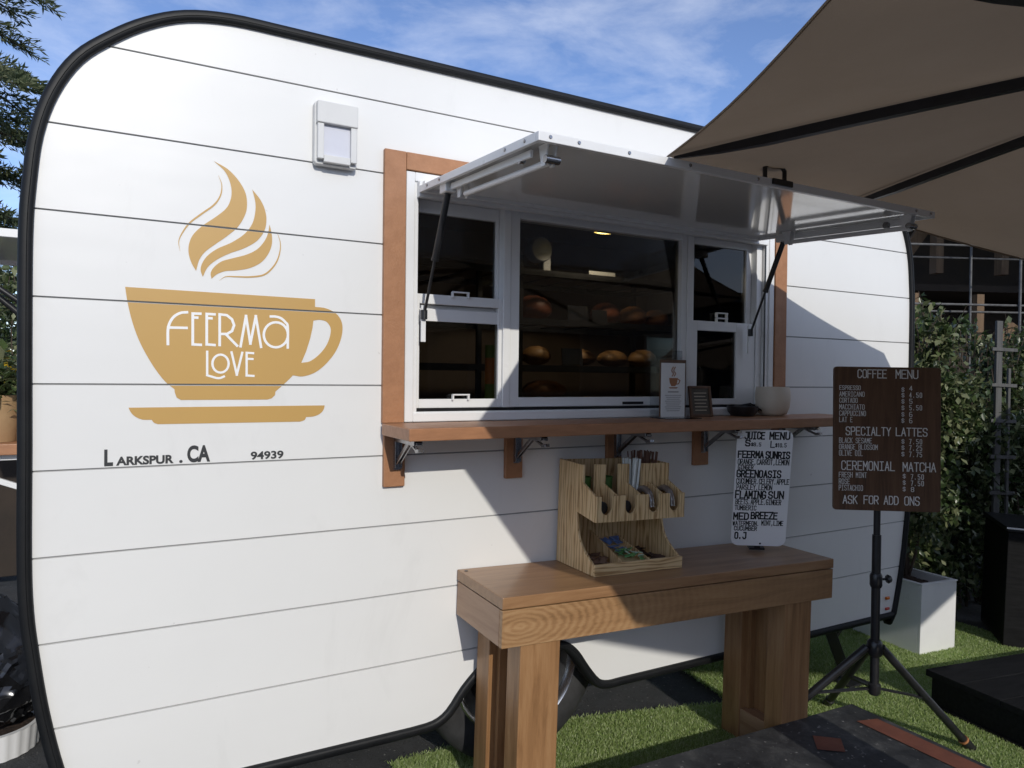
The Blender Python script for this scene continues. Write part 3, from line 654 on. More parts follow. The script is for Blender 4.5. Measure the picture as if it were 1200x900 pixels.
cup = [(68, 66), (978, 125), (978, 162)]+smooth_path([(978, 162), (1030, 169), (1080, 195), (1107, 240), (1106, 300), (1080, 370), (1035, 430), (980, 475), (920, 495), (872, 490)], 5)[1:]+smooth_path([(872, 490), (840, 522), (788, 568)], 3)[1:]+[(786, 585), (770, 600), (750, 606), (335, 608), (315, 597), (306, 572), (304, 556)]+smooth_path([(304, 556), (262, 522), (218, 468), (170, 392), (130, 312), (100, 226), (80, 142), (68, 66)], 5)[1:-1]
hole = smooth_path([(970, 228), (1000, 224), (1032, 233), (1052, 262), (1050, 300), (1033, 345), (1000, 388), (955, 422), (912, 430)], 4)+[(935, 376), (955, 312), (966, 262)]
sau = [(84, 645), (1024, 634)]+smooth_path([(1024, 634), (1018, 656), (1000, 675), (970, 687), (935, 690)], 3)[1:]+smooth_path([(935, 690), (928, 704), (905, 712)], 3)[1:]+[(225, 724)]+smooth_path([(225, 724), (206, 717), (195, 703)], 3)[1:]+smooth_path([(195, 703), (150, 702), (115, 687), (95, 667), (84, 645)], 3)[1:-1]
def decal(name, loopsets, M, parent, d=.0006):
    b = MB()
    for lps in loopsets: b.add(*poly_mesh(lps, wz, d))
    me = bpy.data.meshes.new(name); me.from_pydata(b.v, [], b.f); bm = bmesh.new(); bm.from_mesh(me)
    bmesh.ops.remove_doubles(bm, verts=bm.verts[:], dist=1e-7)
    for g in GROOVES:
        for s_ in (-.0028, .0028): bmesh.ops.bisect_plane(bm, geom=bm.verts[:]+bm.edges[:]+bm.faces[:], dist=1e-7, plane_co=(0, 0, g+s_), plane_no=(0, 0, 1))
        bmesh.ops.delete(bm, geom=[f for f in bm.faces if abs(f.calc_center_median().z-g) < .0027], context='FACES')
        # vinyl follows the groove: a strip set back inside it
    bm.to_mesh(me); bm.free(); me.materials.append(M); o = bpy.data.objects.new(name, me); COL.objects.link(o); o.parent = parent; return o
logo = decal('cup_emblem', [[stretch(l, A)] for l in (sw1, sw2, sw3, th1, th2_)]+[[stretch(cup, B), stretch(hole, B)], [stretch(sau, B)]], M_gold, trailer)
LS = [[(364, 188), (334, 191), (303, 208), (282, 238), (273, 275), (273, 340)], [(275, 261), (362, 263)],
      [(428, 195), (392, 194), (392, 342), (430, 344)], [(392, 213), (413, 214)], [(496, 198), (459, 196), (459, 342), (496, 345)], [(459, 216), (481, 217)],
      [(521, 345), (521, 198)] + [(555, 202), (580, 222), (590, 250), (580, 278), (556, 292), (528, 292)], [(553, 296), (604, 348)],
      [(621, 351), (647, 206), (668, 338), (694, 207), (719, 354)], [(847, 357), (847, 258), (836, 236), (815, 217), (790, 209), (766, 208)],
      [(461, 377), (461, 489)], [(461, 490), (485, 497), (506, 503), (524, 503), (541, 496)], [(578, 380), (603, 487), (629, 382)], [(681, 384), (650, 382), (650, 491), (683, 493)], [(650, 411), (678, 412)]]
LS += [[(790+58*math.cos(a), 296+60*math.sin(a)) for a in np.linspace(0, 2*math.pi, 29)], [(525+39*math.cos(a), 434+43*math.sin(a)) for a in np.linspace(0, 2*math.pi, 25)]]
b = MB()
for i, st in enumerate(LS):
    if len(st) >= 5 and i not in (8,) and i < 15: st = smooth_path(st, 4) if i in (0, 9, 11) else st
    pts = stretch(st, B); ribbon(b, pts, .0071 if i < 10 or i == 15 else .0062, 0, .0005+.00005*(i % 4), lambda x, z, d: (x, -.00105-d, z))
b.build('emblem_lettering', M_wvinyl, logo)
Zt = lambda X, Y: wall(100+X/4.8, 500+Y/4.8)
b = MB()
for s_, (X0, Y0, X1, Y1) in (('L', (106, 128, 156, 226)), ('ARKSPUR', (173, 163, 497, 219)), ('.', (528, 187, 547, 206)), ('CA', (573, 104, 702, 200)), ('94939', (930, 137, 1114, 184))):
    xa, za = Zt(X0, (Y0+Y1)/2); xb, _ = Zt(X1, (Y0+Y1)/2); _, zt_ = Zt((X0+X1)/2, Y0); _, zb_ = Zt((X0+X1)/2, Y1)
    b.add(*text_mesh(s_, xa, xb, max(zb_, GROOVES[5]+.006), zt_, wz, .0008, .030 if s_[0] == '9' else .040))
    if s_ in ('ARKSPUR', 'CA', '94939'): b.build({'A': 'town_lettering', 'C': 'state_lettering', '9': 'postcode_lettering'}[s_[0]], M_dkvinyl, trailer); b = MB()

# wheel, mudguard, reflectors, stabiliser leg
WX, WZ, WY = 1.29, .362+gz(1.29), .075
wh = bpy.data.objects.new('wheel', None); COL.objects.link(wh); wh.parent = trailer; wh.location = (WX, WY, WZ)
MB().lathe([(.245, .03), (.252, .006), (.285, -.004), (.325, .0), (.350, .014), (.360, .035), (.362, .06), (.362, .15), (.357, .175), (.32, .205), (.245, .2)], n=64, axis='y').build('tyre', M_tyre, wh, smooth=True)
MB().lathe([(.0, .012), (.05, .012), (.055, .03), (.085, .035), (.10, .028), (.19, .045), (.215, .03), (.232, .022)], n=64, axis='y').build('rim', M_blackplastic, wh, smooth=True)
MB().lathe([(.229, .024), (.240, .004), (.250, -.004), (.256, .002), (.256, .012)], n=64, axis='y').build('trim_ring', M_chrome, wh, smooth=True)
b = MB(); b.lathe([(0, -.03), (.03, -.028), (.038, -.016), (.04, .015)], n=20, axis='y')
for a in range(5): b.lathe([(0, .0), (.009, .0), (.010, .02)], (.068*math.cos(a*1.257), 0.012, .068*math.sin(a*1.257)), 6, 'y')
b.build('hub', M_chrome, wh, smooth=True)
b = MB(); b.lathe([(.395, .03), (.395, .28), (.40, .28), (.40, .03), (.395, .03)], (WX, 0, WZ+.02), 48, 'y')
b2 = MB(); ng = 24
for i in range(ng+1):
    a = math.pi*(i/ng)*1.02-.03
    for y in (.035, .30): b2.v.append((WX+.40*math.cos(a), y, WZ-.02+.40*math.sin(a)))
b2.f = [(2*i, 2*i+1, 2*i+3, 2*i+2) for i in range(ng)]; b2.build('mudguard', M_black, trailer, smooth=True)
MB().box((.1, .16, .30), (3.2, 1.9, .36)).build('underframe', M_black, trailer)
MB().box((3.340, -.012, .356), (3.370, -.003, .372)).build('reflector', M_amber, trailer, bevel=.004)
MB().box((3.340, -.012, .304), (3.370, -.003, .318)).build('reflector', M_red, trailer, bevel=.004)
b = MB(); b.bar((3.02, .10, .30), (3.10, .03, gz(3.1)+.03), .05); b.box((3.03, -.04, gz(3.1)+.002), (3.17, .10, gz(3.1)+.022)); b.bar((3.05, .07, .18), (3.24, .10, .30), .02); b.build('stabiliser_leg', M_black, trailer, bevel=.003)
# second hatch on the left end wall
aw2 = bpy.data.objects.new('awning', None); COL.objects.link(aw2); aw2.parent = trailer
b = MB(); b.box((-.95, .88, 1.925), (-.93, 1.72, 1.955)); b.box((-.93, .88, 1.925), (-.21, .90, 1.955)); b.box((-.93, 1.70, 1.925), (-.21, 1.72, 1.955)); b.build('awning_rim', M_frame, aw2, bevel=.002)
MB().box((-.93, .9, 1.936), (-.21, 1.70, 1.944)).build('awning_sheet', M_awn, aw2)
b = MB(); b.tube([(-.62, .93, 1.92), (-.225, .93, 1.62)], .010, 10); b.build('gas_strut', M_black, aw2, smooth=True)
b = MB(); b.tube([(-.60, .99, 1.90), (-.225, .99, 1.56)], .012, 10); b.build('gas_strut', M_black, aw2, smooth=True)
c2 = MB().box((-.62, .86, 1.15), (-.207, 1.75, 1.19)).build('counter', M_shelf, trailer, bevel=.003)
b = MB(); b.box((-.60, .90, 1.128), (-.22, .925, 1.149)); b.bar((-.56, .912, 1.128), (-.225, .912, .985), .02); b.box((-.235, .9, .96), (-.215, .925, 1.128)); b.build('bracket', M_frame, c2, bevel=.002)

# light concrete patio in front of the deck and to the left of it (around and behind the camera), unseen and added as bounce fill
M_conc = mottled('pale_concrete', (.42, .40, .37), (.33, .315, .29), 2.5, .85, .5, 70)
for nm, pp_ in (('patio', [(-9, -13), (9, -13), (9, -3.45), (-9, -3.45)]), ('path', [(-9, -3.449), (-.95, -3.449), (-.95, -.5), (-9, -.5)])): sheet(nm, pp_, M_conc, z=.005)
# ================================================================== DECK, PLATFORM
def gp(x, y, h): return (x, y, gz(x)+h)
b = MB(); x0, x1, y0, y1 = -.9, 2.585, -3.4, -.366; hd = .16
b.v = [gp(x, y, h) for h in (0.004, hd) for x, y in ((x0, y0), (x1, y0), (x1, y1), (x0, y1))]
b.f = [(3, 2, 1, 0), (4, 5, 6, 7), (0, 1, 5, 4), (1, 2, 6, 5), (2, 3, 7, 6), (3, 0, 4, 7)]
dk = b.build('deck', M_deck, bevel=.006); tag(dk, kind='structure')
def paint(name, poly):
    b = MB(); b.add([gp(x, y, hd+.003) for x, y in poly], [tuple(range(len(poly)))]); o = b.build(name, M_terra, dk); return o
paint('painted_strip', [(2.455, -.480), (2.548, -.502), (2.590-.012, -3.3), (2.475, -3.3)])
paint('painted_diamond', [(2.20, -.485), (2.275, -.545), (2.205, -.615), (2.13, -.560)])

pf = thing('low_platform', 'low black plank platform on the turf right of the tripod sign', 'platform', (3.22, -.285, gz(3.22)), (0, TILT, R(-7)))
b = MB()
for i in range(9): b.box((0.0, -.165-.17*i, .135), (2.2, .003-.17*i, .165))
b.build('top_planks', M_blackwood, pf, bevel=.003)
b = MB(); b.box((.012, -1.5, .01), (.035, -.02, .134)); b.box((.036, -.045, .01), (2.19, -.02, .134)); b.box((.0, -1.5, .0), (.06, -.02, .02)); b.build('skirt_board', M_blackwood, pf, bevel=.002)

# ================================================================== BENCH TABLE
tb = thing('side_table', 'long brown wooden table against the trailer below the counter', 'table', (1.0, -.004, .792), (0, TILT, R(-1.5)))
TL, TD = 1.440, .348
MB().box((0, -TD, -.036), (TL, 0, 0)).build('tabletop', M_tablewood, tb, bevel=.0025)
MB().box((.0015, -TD+.001, -.152), (TL-.0015, -TD+.023, -.0395)).build('front_apron', M_apron, tb, bevel=.0015)
for xa in (.0015, TL-.0225): MB().box((xa, -TD+.0235, -.152), (xa+.021, -.002, -.0395)).build('end_apron', M_tablewoody, tb, bevel=.0015)
MB().box((.023, -.022, -.152), (TL-.023, -.002, -.0395)).build('back_apron', M_tablewood, tb)
b = MB(); b.lathe([(0, .001), (.006, .0012), (.007, 0)], (.02, -.03, 0), 10); b.build('screw_cap', M_black, tb)
def zleg(x): return gz(1.0+x)-.792+SLOPE*x+.004
for s_, xa in ((0, .072), (1, TL-.102-.14)):
    zb = zleg(xa)
    inn = 1 if s_ == 0 else 1
    MB().box((xa, -.336, zb), (xa+.14, -.25, -.1525)).build('leg', M_tablewoodz, tb, bevel=.003)
    MB().box((xa, -.122, zb), (xa+.14, -.027, -.1525)).build('leg', M_tablewoodz, tb, bevel=.003)
    MB().box((xa+.004, -.2495, zb), (xa+.136, -.1225, zb+.125)).build('bottom_rail', M_tablewoody, tb, bevel=.002)
    MB().box((xa+.060, -.2385 if s_ else -.249, zb+.126), (xa+.080, -.1225, -.1525)).build('inner_panel', M_tablewoodz, tb)
    MB().box((xa+.030, -.142, zb+.126), (xa+.058, -.1225, -.20)).build('cleat', M_tablewoodz, tb, bevel=.001)
def tpt(x, y, h=0.0):
    """point on the table top"""
    return tb.matrix_basis @ Vector((x, y, h))
TBM = Matrix.Translation(tb.location) @ tb.rotation_euler.to_matrix().to_4x4()

# ================================================================== CONDIMENT ORGANISER
org = thing('condiment_organizer', 'striped pine organizer with four front slots standing on the brown table', 'organizer')
p0 = TBM @ Vector((.389, -.242, 0.001)); org.location = p0; org.rotation_euler = (0, TILT, R(-1.2))
OW, OD, OH = .378, .237, .370
side = [(0, 0), (OD, 0)] # (depth from front, z)
prof = [(OD, 0), (OD, OH), (.080, OH-.006), (.080, .303), (.002, .268), (.002, .180), (.112, .198)]+smooth_path([(.112, .198), (.100, .130), (.070, .082), (.008, .040)], 5)[1:]+[(0, .036), (0, 0)]
fx = lambda d, z, h: (h, d, z)
for xa in (0, OW-.009): MB().prism(prof, xa, xa+.009, fx).build('side_panel', M_zx, org, bevel=.001)
MB().box((.0095, OD-.009, 0), (OW-.0095, OD, OH-.002)).build('back_panel', M_zx, org)
MB().box((.0095, .012, 0.0), (OW-.0095, OD-.0095, .009)).build('base_panel', M_zz, org)
MB().box((.0005, -.009, 0), (OW-.0005, -.0003, .040)).build('tray_lip', M_zz, org, bevel=.001)
# upper tier floor, front board with U notches, rear board with slots
b = MB(); b.prism([(.010, .181), (OD-.0095, .206), (OD-.0095, .214), (.010, .189)], .0095, OW-.0095, fx); b.build('tier_floor', M_zx, org)
def notched(xs, w, z0, zt, zn, x0, x1):
    """front outline with round-bottomed notches, in (x,z)"""
    pts = [(x0, z0), (x1, z0), (x1, zt)]
    for xc in sorted(xs, reverse=True):
        pts += [(xc+w, zt)]+[(xc+w*math.cos(a), zn+w-w*math.sin(a)) for a in np.linspace(0, math.pi, 11)]+[(xc-w, zt)]
    return pts+[(x0, zt)]
fz = lambda x, z, h: (x, h, z)
NX = [.042, .142, .242, .334]
b = MB(); b.add(*poly_mesh([notched(NX, .0235, .181, .268, .205, .0, OW)], lambda x, z, d: (x, .0 if d > 0 else -.0095, z), .01)); b.build('front_board', M_zx, org, bevel=.001)
slots = [(.0125, .054), (.099, .155), (.201, .254)]
pl_ = [(.0095, .190), (OW-.0095, .190), (OW-.0095, OH-.006)]
for a_, c_ in sorted(slots, reverse=True): pl_ += [(c_, OH-.006), (c_, .215), (a_, .215), (a_, OH-.006)]
pl_ += [(.0095, OH-.006)]
b = MB(); b.add(*poly_mesh([pl_], lambda x, z, d: (x, .086 if d > 0 else .094, z), .01)); b.build('rear_board', M_zx, org, bevel=.001)
for xc in (.092, .192, .288):
    b = MB(); b.prism([(.0005, .190), (OD-.01, .212), (OD-.01, .36), (.0945, .36), (.0945, .30), (.0005, .266)], xc-.003, xc+.003, fx); 
    b2 = MB(); b2.prism([(.0005, .190), (.0855, .198), (.0855, .298), (.0005, .266)], xc-.003, xc+.003, fx); b2.build('divider', M_zx, org)
b = MB(); b.prism([(.012, .010), (OD-.01, .010), (OD-.01, .105), (.012, .030)], .1335, .1385, fx); b.build('tray_divider', M_zx, org)
b = MB(); b.prism([(.012, .010), (OD-.01, .010), (OD-.01, .085), (.012, .034)], .248, .253, fx); b.build('tray_divider', M_zx, org)
b = MB(); b.prism([(.012, .0095), (OD-.01, .0095), (OD-.01, .075), (.012, .012)], .139, .2475, fx); b.build('tray_ramp', M_zz, org)
OM = Matrix.Translation(org.location) @ org.rotation_euler.to_matrix().to_4x4()
def on_org(o, x, y, z, rz=0, rx=0, ry=0):
    o.matrix_world = OM @ Matrix.Translation((x, y, z)) @ Matrix.Rotation(rz, 4, 'Z') @ Matrix.Rotation(ry, 4, 'Y') @ Matrix.Rotation(rx, 4, 'X'); return o
def cup_at(name_label, x):
    b = MB(); b.lathe([(0, 0), (.024, 0), (.0265, .098), (.028, .098), (.028, .104), (.0258, .104), (.0235, .012), (0, .012)], n=24)
    o = b.build('paper_cup', M_green, smooth=True); on_org(o, x, .130, .213); tag(o, name_label, 'cup', 'green cups in the organizer'); return o
cup_at('green paper cup in the leftmost upper slot of the pine organizer', .036)
cup_at('green paper cup in the second upper slot, left of the straws', .128)
def lids(x, label):
    b = MB()
    for i in range(3): b.lathe([(0, 0), (.019, 0), (.0225, .003), (.0225, .007), (.018, .011), (0, .011)], (0, .010*i, 0), 20, 'y')
    o = b.build('cup_lid_stack', M_blackplastic, smooth=True); on_org(o, x, .015, .2235); tag(o, label, 'cup lids', 'black lids in the organizer'); return o
lids(NX[0], 'black cup lids in the leftmost round notch of the organizer')
lids(NX[1], 'black cup lids in the second round notch of the organizer')
M_clear = mat('clear_smoky_plastic', (.16, .13, .11), .1, 0, .9, .8)
def clear_lids(x, label):
    root = thing('clear_lid_row', label, 'cup lids', group='clear lids in the organizer')
    pa = smooth_path([(0, .075, .268), (0, .045, .284), (0, .018, .278), (0, .0, .256), (0, -.006, .226)], 5)
    b = MB()
    rr = [(.0130 if i % 2 == 0 else .0112) for i in range(len(pa))]
    b.tube(pa, rr, 14); b.build('lid_row', M_clear, root, smooth=True, angle=60); root.matrix_world = OM @ Matrix.Translation((x, .012, -.006)); return root
clear_lids(NX[2], 'curved row of clear plastic lids in the third notch of the organizer')
clear_lids(NX[3], 'curved row of clear plastic lids in the rightmost notch of the organizer')
M_straw = mottled('white_straw_wrap', (.72, .75, .72), (.62, .66, .62), 20, .6, 0, 10)
st0 = None
def straw(x, y, z, rx, ry):
    global st0
    if st0 is None:
        st0 = MB().tube([(0, 0, 0), (0, 0, .168)], .0042, 8).build('drinking_straw', M_straw, smooth=True); o = st0
    else: o = st0.copy(); COL.objects.link(o)
    on_org(o, x, y, z, 0, rx, ry); tag(o, 'white wrapped straw in the bundle standing in the organizer', 'straw', 'white straws in the organizer')
for i in range(11): straw(.206+.0042*i+random.uniform(-.001, .001), .100+.012*(i % 3), .214, random.uniform(-.10, .14), random.uniform(-.10, .10))
for x in (.212, .230): straw(x, .083, .215, .08, .03)
M_stick = mottled('brown_stir_stick', (.19, .095, .055), (.15, .07, .045), 20, .6, 0, 10)
sk0 = None
for i in range(44):
    if sk0 is None: sk0 = MB().box((-.0022, -.0008, 0), (.0022, .0008, .188)).build('stir_stick', M_stick); o = sk0
    else: o = sk0.copy(); COL.objects.link(o)
    on_org(o, .266+random.uniform(0, .088), .105+random.uniform(0, .10), .214, random.uniform(-.6, .6), random.uniform(-.09, .09), random.uniform(-.12, .12))
    tag(o, 'brown stir stick in the bunch behind the rear board of the organizer', 'stir stick', 'stir sticks in the organizer')
def packets(kind, M, n, xa, xb, ya, yb, zf, label, group):
    p0_ = None
    for i in range(n):
        if p0_ is None: p0_ = MB().box((-.018, -.010, 0), (.018, .010, .0022)).build('sugar_packet', M, bevel=.0008); o = p0_
        else: o = p0_.copy(); COL.objects.link(o)
        x = random.uniform(xa, xb); y = random.uniform(ya, yb)
        on_org(o, x, y, zf(y)+random.uniform(.004, .022), random.uniform(-1.2, 1.2), random.uniform(-.5, .7), random.uniform(-.5, .5)); tag(o, label, 'sugar packet', group)
M_pkb = mat('brown_packet', (.17, .10, .065), .55); M_pkbl = mat('blue_packet', (.12, .20, .42), .4); M_pkg = mat('green_packet', (.14, .36, .12), .4); M_pkw = mat('mint_packet', (.45, .58, .46), .4)
packets('a', M_pkb, 26, .030, .110, .035, .20, lambda y: .012, 'brown sugar packet in the left bin of the organizer tray', 'brown packets in the left bin')
packets('b', M_pkbl, 12, .170, .228, .11, .20, lambda y: .02+.24*y*.8, 'blue sweetener packet in the middle bin of the organizer tray', 'blue packets in the middle bin')
packets('c', M_pkg, 11, .168, .232, .028, .11, lambda y: .014+.25*y, 'green sweetener packet in the middle bin of the organizer tray', 'green packets in the middle bin')
packets('d', M_pkw, 5, .168, .232, .028, .10, lambda y: .020+.25*y, 'pale mint packet among the green ones in the organizer tray', 'pale packets in the middle bin')
packets('e', mat('dark_packet', (.06, .035, .025), .5), 24, .268, .350, .03, .19, lambda y: .014, 'dark brown packet in the right bin of the organizer tray', 'dark packets in the right bin')

# ================================================================== JUICE MENU SIGN
js = thing('juice_menu_sign', 'white rounded juice menu board with black handwriting on the table', 'menu sign', (2.2318, -.1895, .784), (.168, .002, -.557))
JW, JH = .2145, .4757
def rrect(w, h, r, n=7):
    out = []
    for cx, cz, a0 in ((w/2-r, r, -90), (w/2-r, h-r, 0), (-w/2+r, h-r, 90), (-w/2+r, r, 180)):
        out += [(cx+r*math.cos(R(a0+90*i/n)), cz+r*math.sin(R(a0+90*i/n))) for i in range(n+1)]
    return out
MB().prism(rrect(JW, JH, .030), -.003, .003, fz).build('board', M_signwhite, js, bevel=.001)
b = MB(); b.box((-.03, .004, -.020), (.03, .05, -.012)); b.box((-.012, .0035, -.014), (.012, .012, .05)); b.lathe([(0, 0), (.003, 0), (.004, .001)], (.008, -.0045, .010), 8, 'y'); b.build('stand', M_black, js)
b = MB(); rj = random.Random(4)
def jl(text, X0, X1, Y0, Y1, w):
    yc = (Y0+Y1)/2; le = 165-50*(yc-150)/650; wd = 307
    f = lambda X: -JW/2+(X-le)/wd*JW
    t = lambda Y: JH-(Y-155-(X0+X1-2*le)/2*.05)/(650)*JH
    letters(b, text, f(X0), f(X1), t(Y1), t(Y0), w, lambda x, z, d: (x, -.0033-d, z), .0006, .68, .03, rj)
jl('JUICE', 205, 310, 172, 208, .0052); jl('MENU', 340, 446, 178, 214, .0052)
jl('S', 207, 230, 214, 245, .0054); jl('$8.5', 238, 290, 230, 248, .0026); jl('L', 345, 365, 225, 258, .0042); jl('$10.5', 370, 428, 238, 258, .0026)
jl('FEERMA', 166, 304, 276, 311, .0054); jl('SUNRIS', 318, 446, 285, 320, .0054)
jl('ORANGE,CARROT,LEMON', 163, 443, 324, 352, .0028); jl('GINGER', 164, 247, 352, 374, .0028)
jl('GREENOASIS', 157, 397, 385, 422, .0054); jl('CUCUMBER.CELERY.APPLE', 153, 442, 432, 460, .0028); jl('PARSLEY.LEMON', 154, 349, 464, 491, .0028)
jl('FLAMING', 148, 313, 499, 538, .0054); jl('SUN', 331, 411, 505, 543, .0054); jl('BEETS.APPLE.GINGER', 147, 398, 547, 575, .0028); jl('TUMBERIC', 143, 260, 580, 604, .0028)
jl('MED', 136, 216, 622, 657, .0054); jl('BREEZE', 233, 376, 622, 658, .0054); jl('WATERMEON.', 130, 276, 669, 693, .0028); jl('MINT,LIME', 290, 408, 671, 696, .0028); jl('CUCUMBER', 137, 262, 699, 721, .0028); jl('O.J', 140, 200, 733, 767, .0054)
b.build('lettering', M_ink, js)

# ================================================================== COFFEE MENU ON TRIPOD
PX, PY = 2.585, -.462
cs = thing('coffee_menu_stand', 'dark brown coffee menu board with cream lettering on black tripod', 'menu stand', (PX, PY, gz(PX)))
bw, bh = .395, .5468
bd = MB().prism(rrect(bw, bh, .012, 4), -.006, .006, fz).build('board', M_signwood, cs, bevel=.0015)
bd.location = Vector((2.5479, -.5231, .9551))-cs.location; bd.rotation_euler = (-.0369, .0043, -.5691)
b = MB()
def cl_(text, X0, X1, Y0, Y1, w=.0022, ratio=.64):
    s = lambda X: -bw/2+(X-70)/538*bw
    t = lambda Y, X: bh-(Y-80-(X-70)*.027)/719*bh
    xm = (X0+X1)/2
    letters(b, text, s(X0), s(X1), t(Y1, xm), t(Y0, xm), w, lambda x, z, d: (x, -.0066-d, z), .0007, ratio)
cl_('COFFEE', 190, 333, 100, 140, .0033, .72); cl_('MENU', 382, 491, 104, 145, .0033, .74)
for s_, x1_, y0_, y1_ in (('ESPRESSO', 203, 178, 199), ('AMERICANO', 223, 209, 232), ('CORTADO', 188, 240, 263), ('MACCHIATO', 223, 273, 297), ('CAPPUCCINO', 230, 305, 329), ('LAT E', 163, 336, 360), ('BLACK SESAME', 261, 441, 466), ('ORANGE BLOSSOM', 290, 474, 498), ('OLIVE OIL', 215, 503, 529), ('FRESH MINT', 236, 613, 638), ('ROSE', 151, 645, 670), ('PISTACHIO', 217, 677, 703)):
    cl_(s_, 98, x1_, y0_, y1_, .00175, .66)
for s_, x0_, x1_, y0_, y1_ in (('4', 450, 463, 184, 206), ('4.50', 450, 511, 218, 241), ('5', 450, 463, 249, 271), ('5.50', 450, 511, 281, 304), ('6', 450, 463, 314, 337), ('6', 450, 463, 345, 368), ('7.50', 450, 512, 450, 473), ('7.25', 450, 512, 481, 505), ('7.75', 450, 512, 513, 537), ('7.50', 459, 521, 625, 649), ('7.50', 459, 521, 657, 681), ('8', 460, 473, 688, 710)):
    cl_(s_, x0_, x1_, y0_, y1_, .0020, .52 if len(s_) > 1 else .62)
for x0_, ys in ((411, (190, 218, 249, 281, 314, 345)), (412, (449, 480, 512)), (419, (622, 654, 686))):
    for y_ in ys: cl_('$', x0_, x0_+12, y_, y_+22, .0016)
cl_('SPECIALTY', 132, 355, 388, 428, .0033, .72); cl_('LATTES', 384, 538, 394, 433, .0033, .72)
cl_('CEREMONIAL', 111, 376, 559, 602, .0033, .70); cl_('MATCHA', 419, 581, 567, 610, .0033, .74); cl_('ASK', 119, 189, 729, 768, .0033, .72); cl_('FOR', 224, 295, 731, 770, .0033, .72); cl_('ADD', 325, 395, 733, 773, .0033, .72); cl_('ONS', 428, 500, 736, 777, .0033, .72)
b.build('lettering', M_letter, bd)
MB().tube([(0, 0, .25), (0, 0, .86)], .0165, 16).build('pole', M_black, cs, smooth=True)
MB().tube([(0, 0, .62), (0, 0, 1.30)], .0125, 16).build('inner_pole', M_black, cs, smooth=True)
b = MB(); b.tube([(0, 0, .655), (0, 0, .665), (0, 0, .70), (0, 0, .71)], [.019, .023, .023, .019], 16); b.tube([(.02, -.005, .685), (.048, -.016, .685)], .005, 8); b.tube([(.045, -.014, .685), (.050, -.017, .685), (.058, -.020, .685)], [.014, .018, .014], 10); b.build('clamp_knob', M_blackplastic, cs, smooth=True)
b = MB(); b.tube([(0, 0, .385), (0, 0, .395), (0, 0, .44), (0, 0, .45)], [.020, .028, .028, .020], 16); b.build('collar', M_blackplastic, cs, smooth=True)
b = MB(); b.tube([(0, 0, .235), (0, 0, .245), (0, 0, .275), (0, 0, .28)], [.018, .024, .024, .018], 16); b.build('slider', M_blackplastic, cs, smooth=True)
b = MB(); b.box((-.04, -.034, 1.02), (.04, -.012, 1.24)); o = b.build('clamp_plate', M_black, cs); o.rotation_euler = (0, 0, -.5691)
for tx, ty in ((2.975-PX, -.615-PY), (2.25-PX, -.19-PY), (.20, .36)):
    t_ = Vector((tx, ty, gz(PX+tx)-gz(PX)+.012)); a_ = Vector((tx, ty, 0)).normalized()*.028+Vector((0, 0, .418))
    lg = MB().tube([a_, t_], .0160, 12).build('leg', M_black, cs, smooth=True)
    e_ = a_.lerp(t_, .93); MB().tube([e_, t_+(t_-a_)*.02], .0195, 12).build('rubber_foot', M_blackplastic, lg, smooth=True)
    MB().tube([a_.lerp(t_, .915), a_.lerp(t_, .93)], .0198, 12).build('end_ring', mat('copper_ring', (.42, .18, .08), .4) if tx > 0 and ty < 0 else M_black, lg, smooth=True)
    md = a_.lerp(t_, .50); b = MB(); b.bar((a_.x*.6, a_.y*.6, .257), md, .018, .006); b.build('brace', M_black, cs)
    b = MB(); b.tube([md+Vector((0, -.015, 0)), md+Vector((0, .015, 0))], .006, 8); b.build('rivet', M_steel, cs)

# ================================================================== ON THE COUNTER
CZ = 1.2960
ah = thing('acrylic_menu_holder', 'clear acrylic stand holding a white cup card on the counter', 'menu holder', (1.868, -.062, CZ), (0, 0, R(-2)))
b = MB(); b.box((-.085, -.10, 0.0), (.085, .0, .003)); b.build('base', M_acrylic, ah, bevel=.001)
b = MB(); b.box((-.085, .0005, .0), (.068, .0035, .262)); b.build('back_sheet', M_acrylic, ah, bevel=.001)
MB().box((-.048, -.012, .004), (.078, -.005, .226)).build('wood_backing', M_signwood, ah, bevel=.001)
pp = MB().box((-.046, -.0155, .0035), (.070, -.0125, .213)).build('card', M_paper, ah, bevel=.0006)
b = MB(); cy = .155
b.prism([(-.021, cy), (.021, cy), (.018, cy-.018), (.009, cy-.032), (-.009, cy-.032), (-.018, cy-.018)], -.0158, -.0166, fz); b.prism([(-.023, cy-.036), (.023, cy-.036), (.016, cy-.041), (-.016, cy-.041)], -.0158, -.0166, fz)
ribbon(b, [(.022, cy-.004), (.032, cy-.010), (.026, cy-.022), (.016, cy-.024)], .004, -.0158, -.0165, lambda x, z, d: (x+.0, d, z))
for dx_ in (-.006, .004): ribbon(b, smooth_path([(dx_, cy+.008), (dx_+.006, cy+.018), (dx_-.003, cy+.028), (dx_+.004, cy+.042)], 4), .004, -.0158, -.0165, lambda x, z, d: (x, d, z))
for v in range(len(b.v)): b.v[v] = (b.v[v][0]+.012, b.v[v][1], b.v[v][2])
b.build('printed_cup', mat('printed_brown', (.36, .16, .07), .6), pp)
b = MB()
for i, (z_, w_) in enumerate([(.098, .026)]+[(.086-.0075*j, .040-.004*(j % 3)) for j in range(9)]): b.box((.012-w_, -.0162, z_), (.012+w_, -.0158, z_+(.006 if i == 0 else .0028)))
b.build('printed_lines', mat('printed_grey', (.42, .40, .38), .7), pp)
cf = thing('small_price_frame', 'small dark framed card leaning beside the acrylic stand', 'framed card', (2.052, -.055, CZ), (R(-10), 0, R(-8)))
frame_ring(MB(), -.052, .052, 0, .125, .010, -.006, .006).build('frame', M_signwood, cf, bevel=.001)
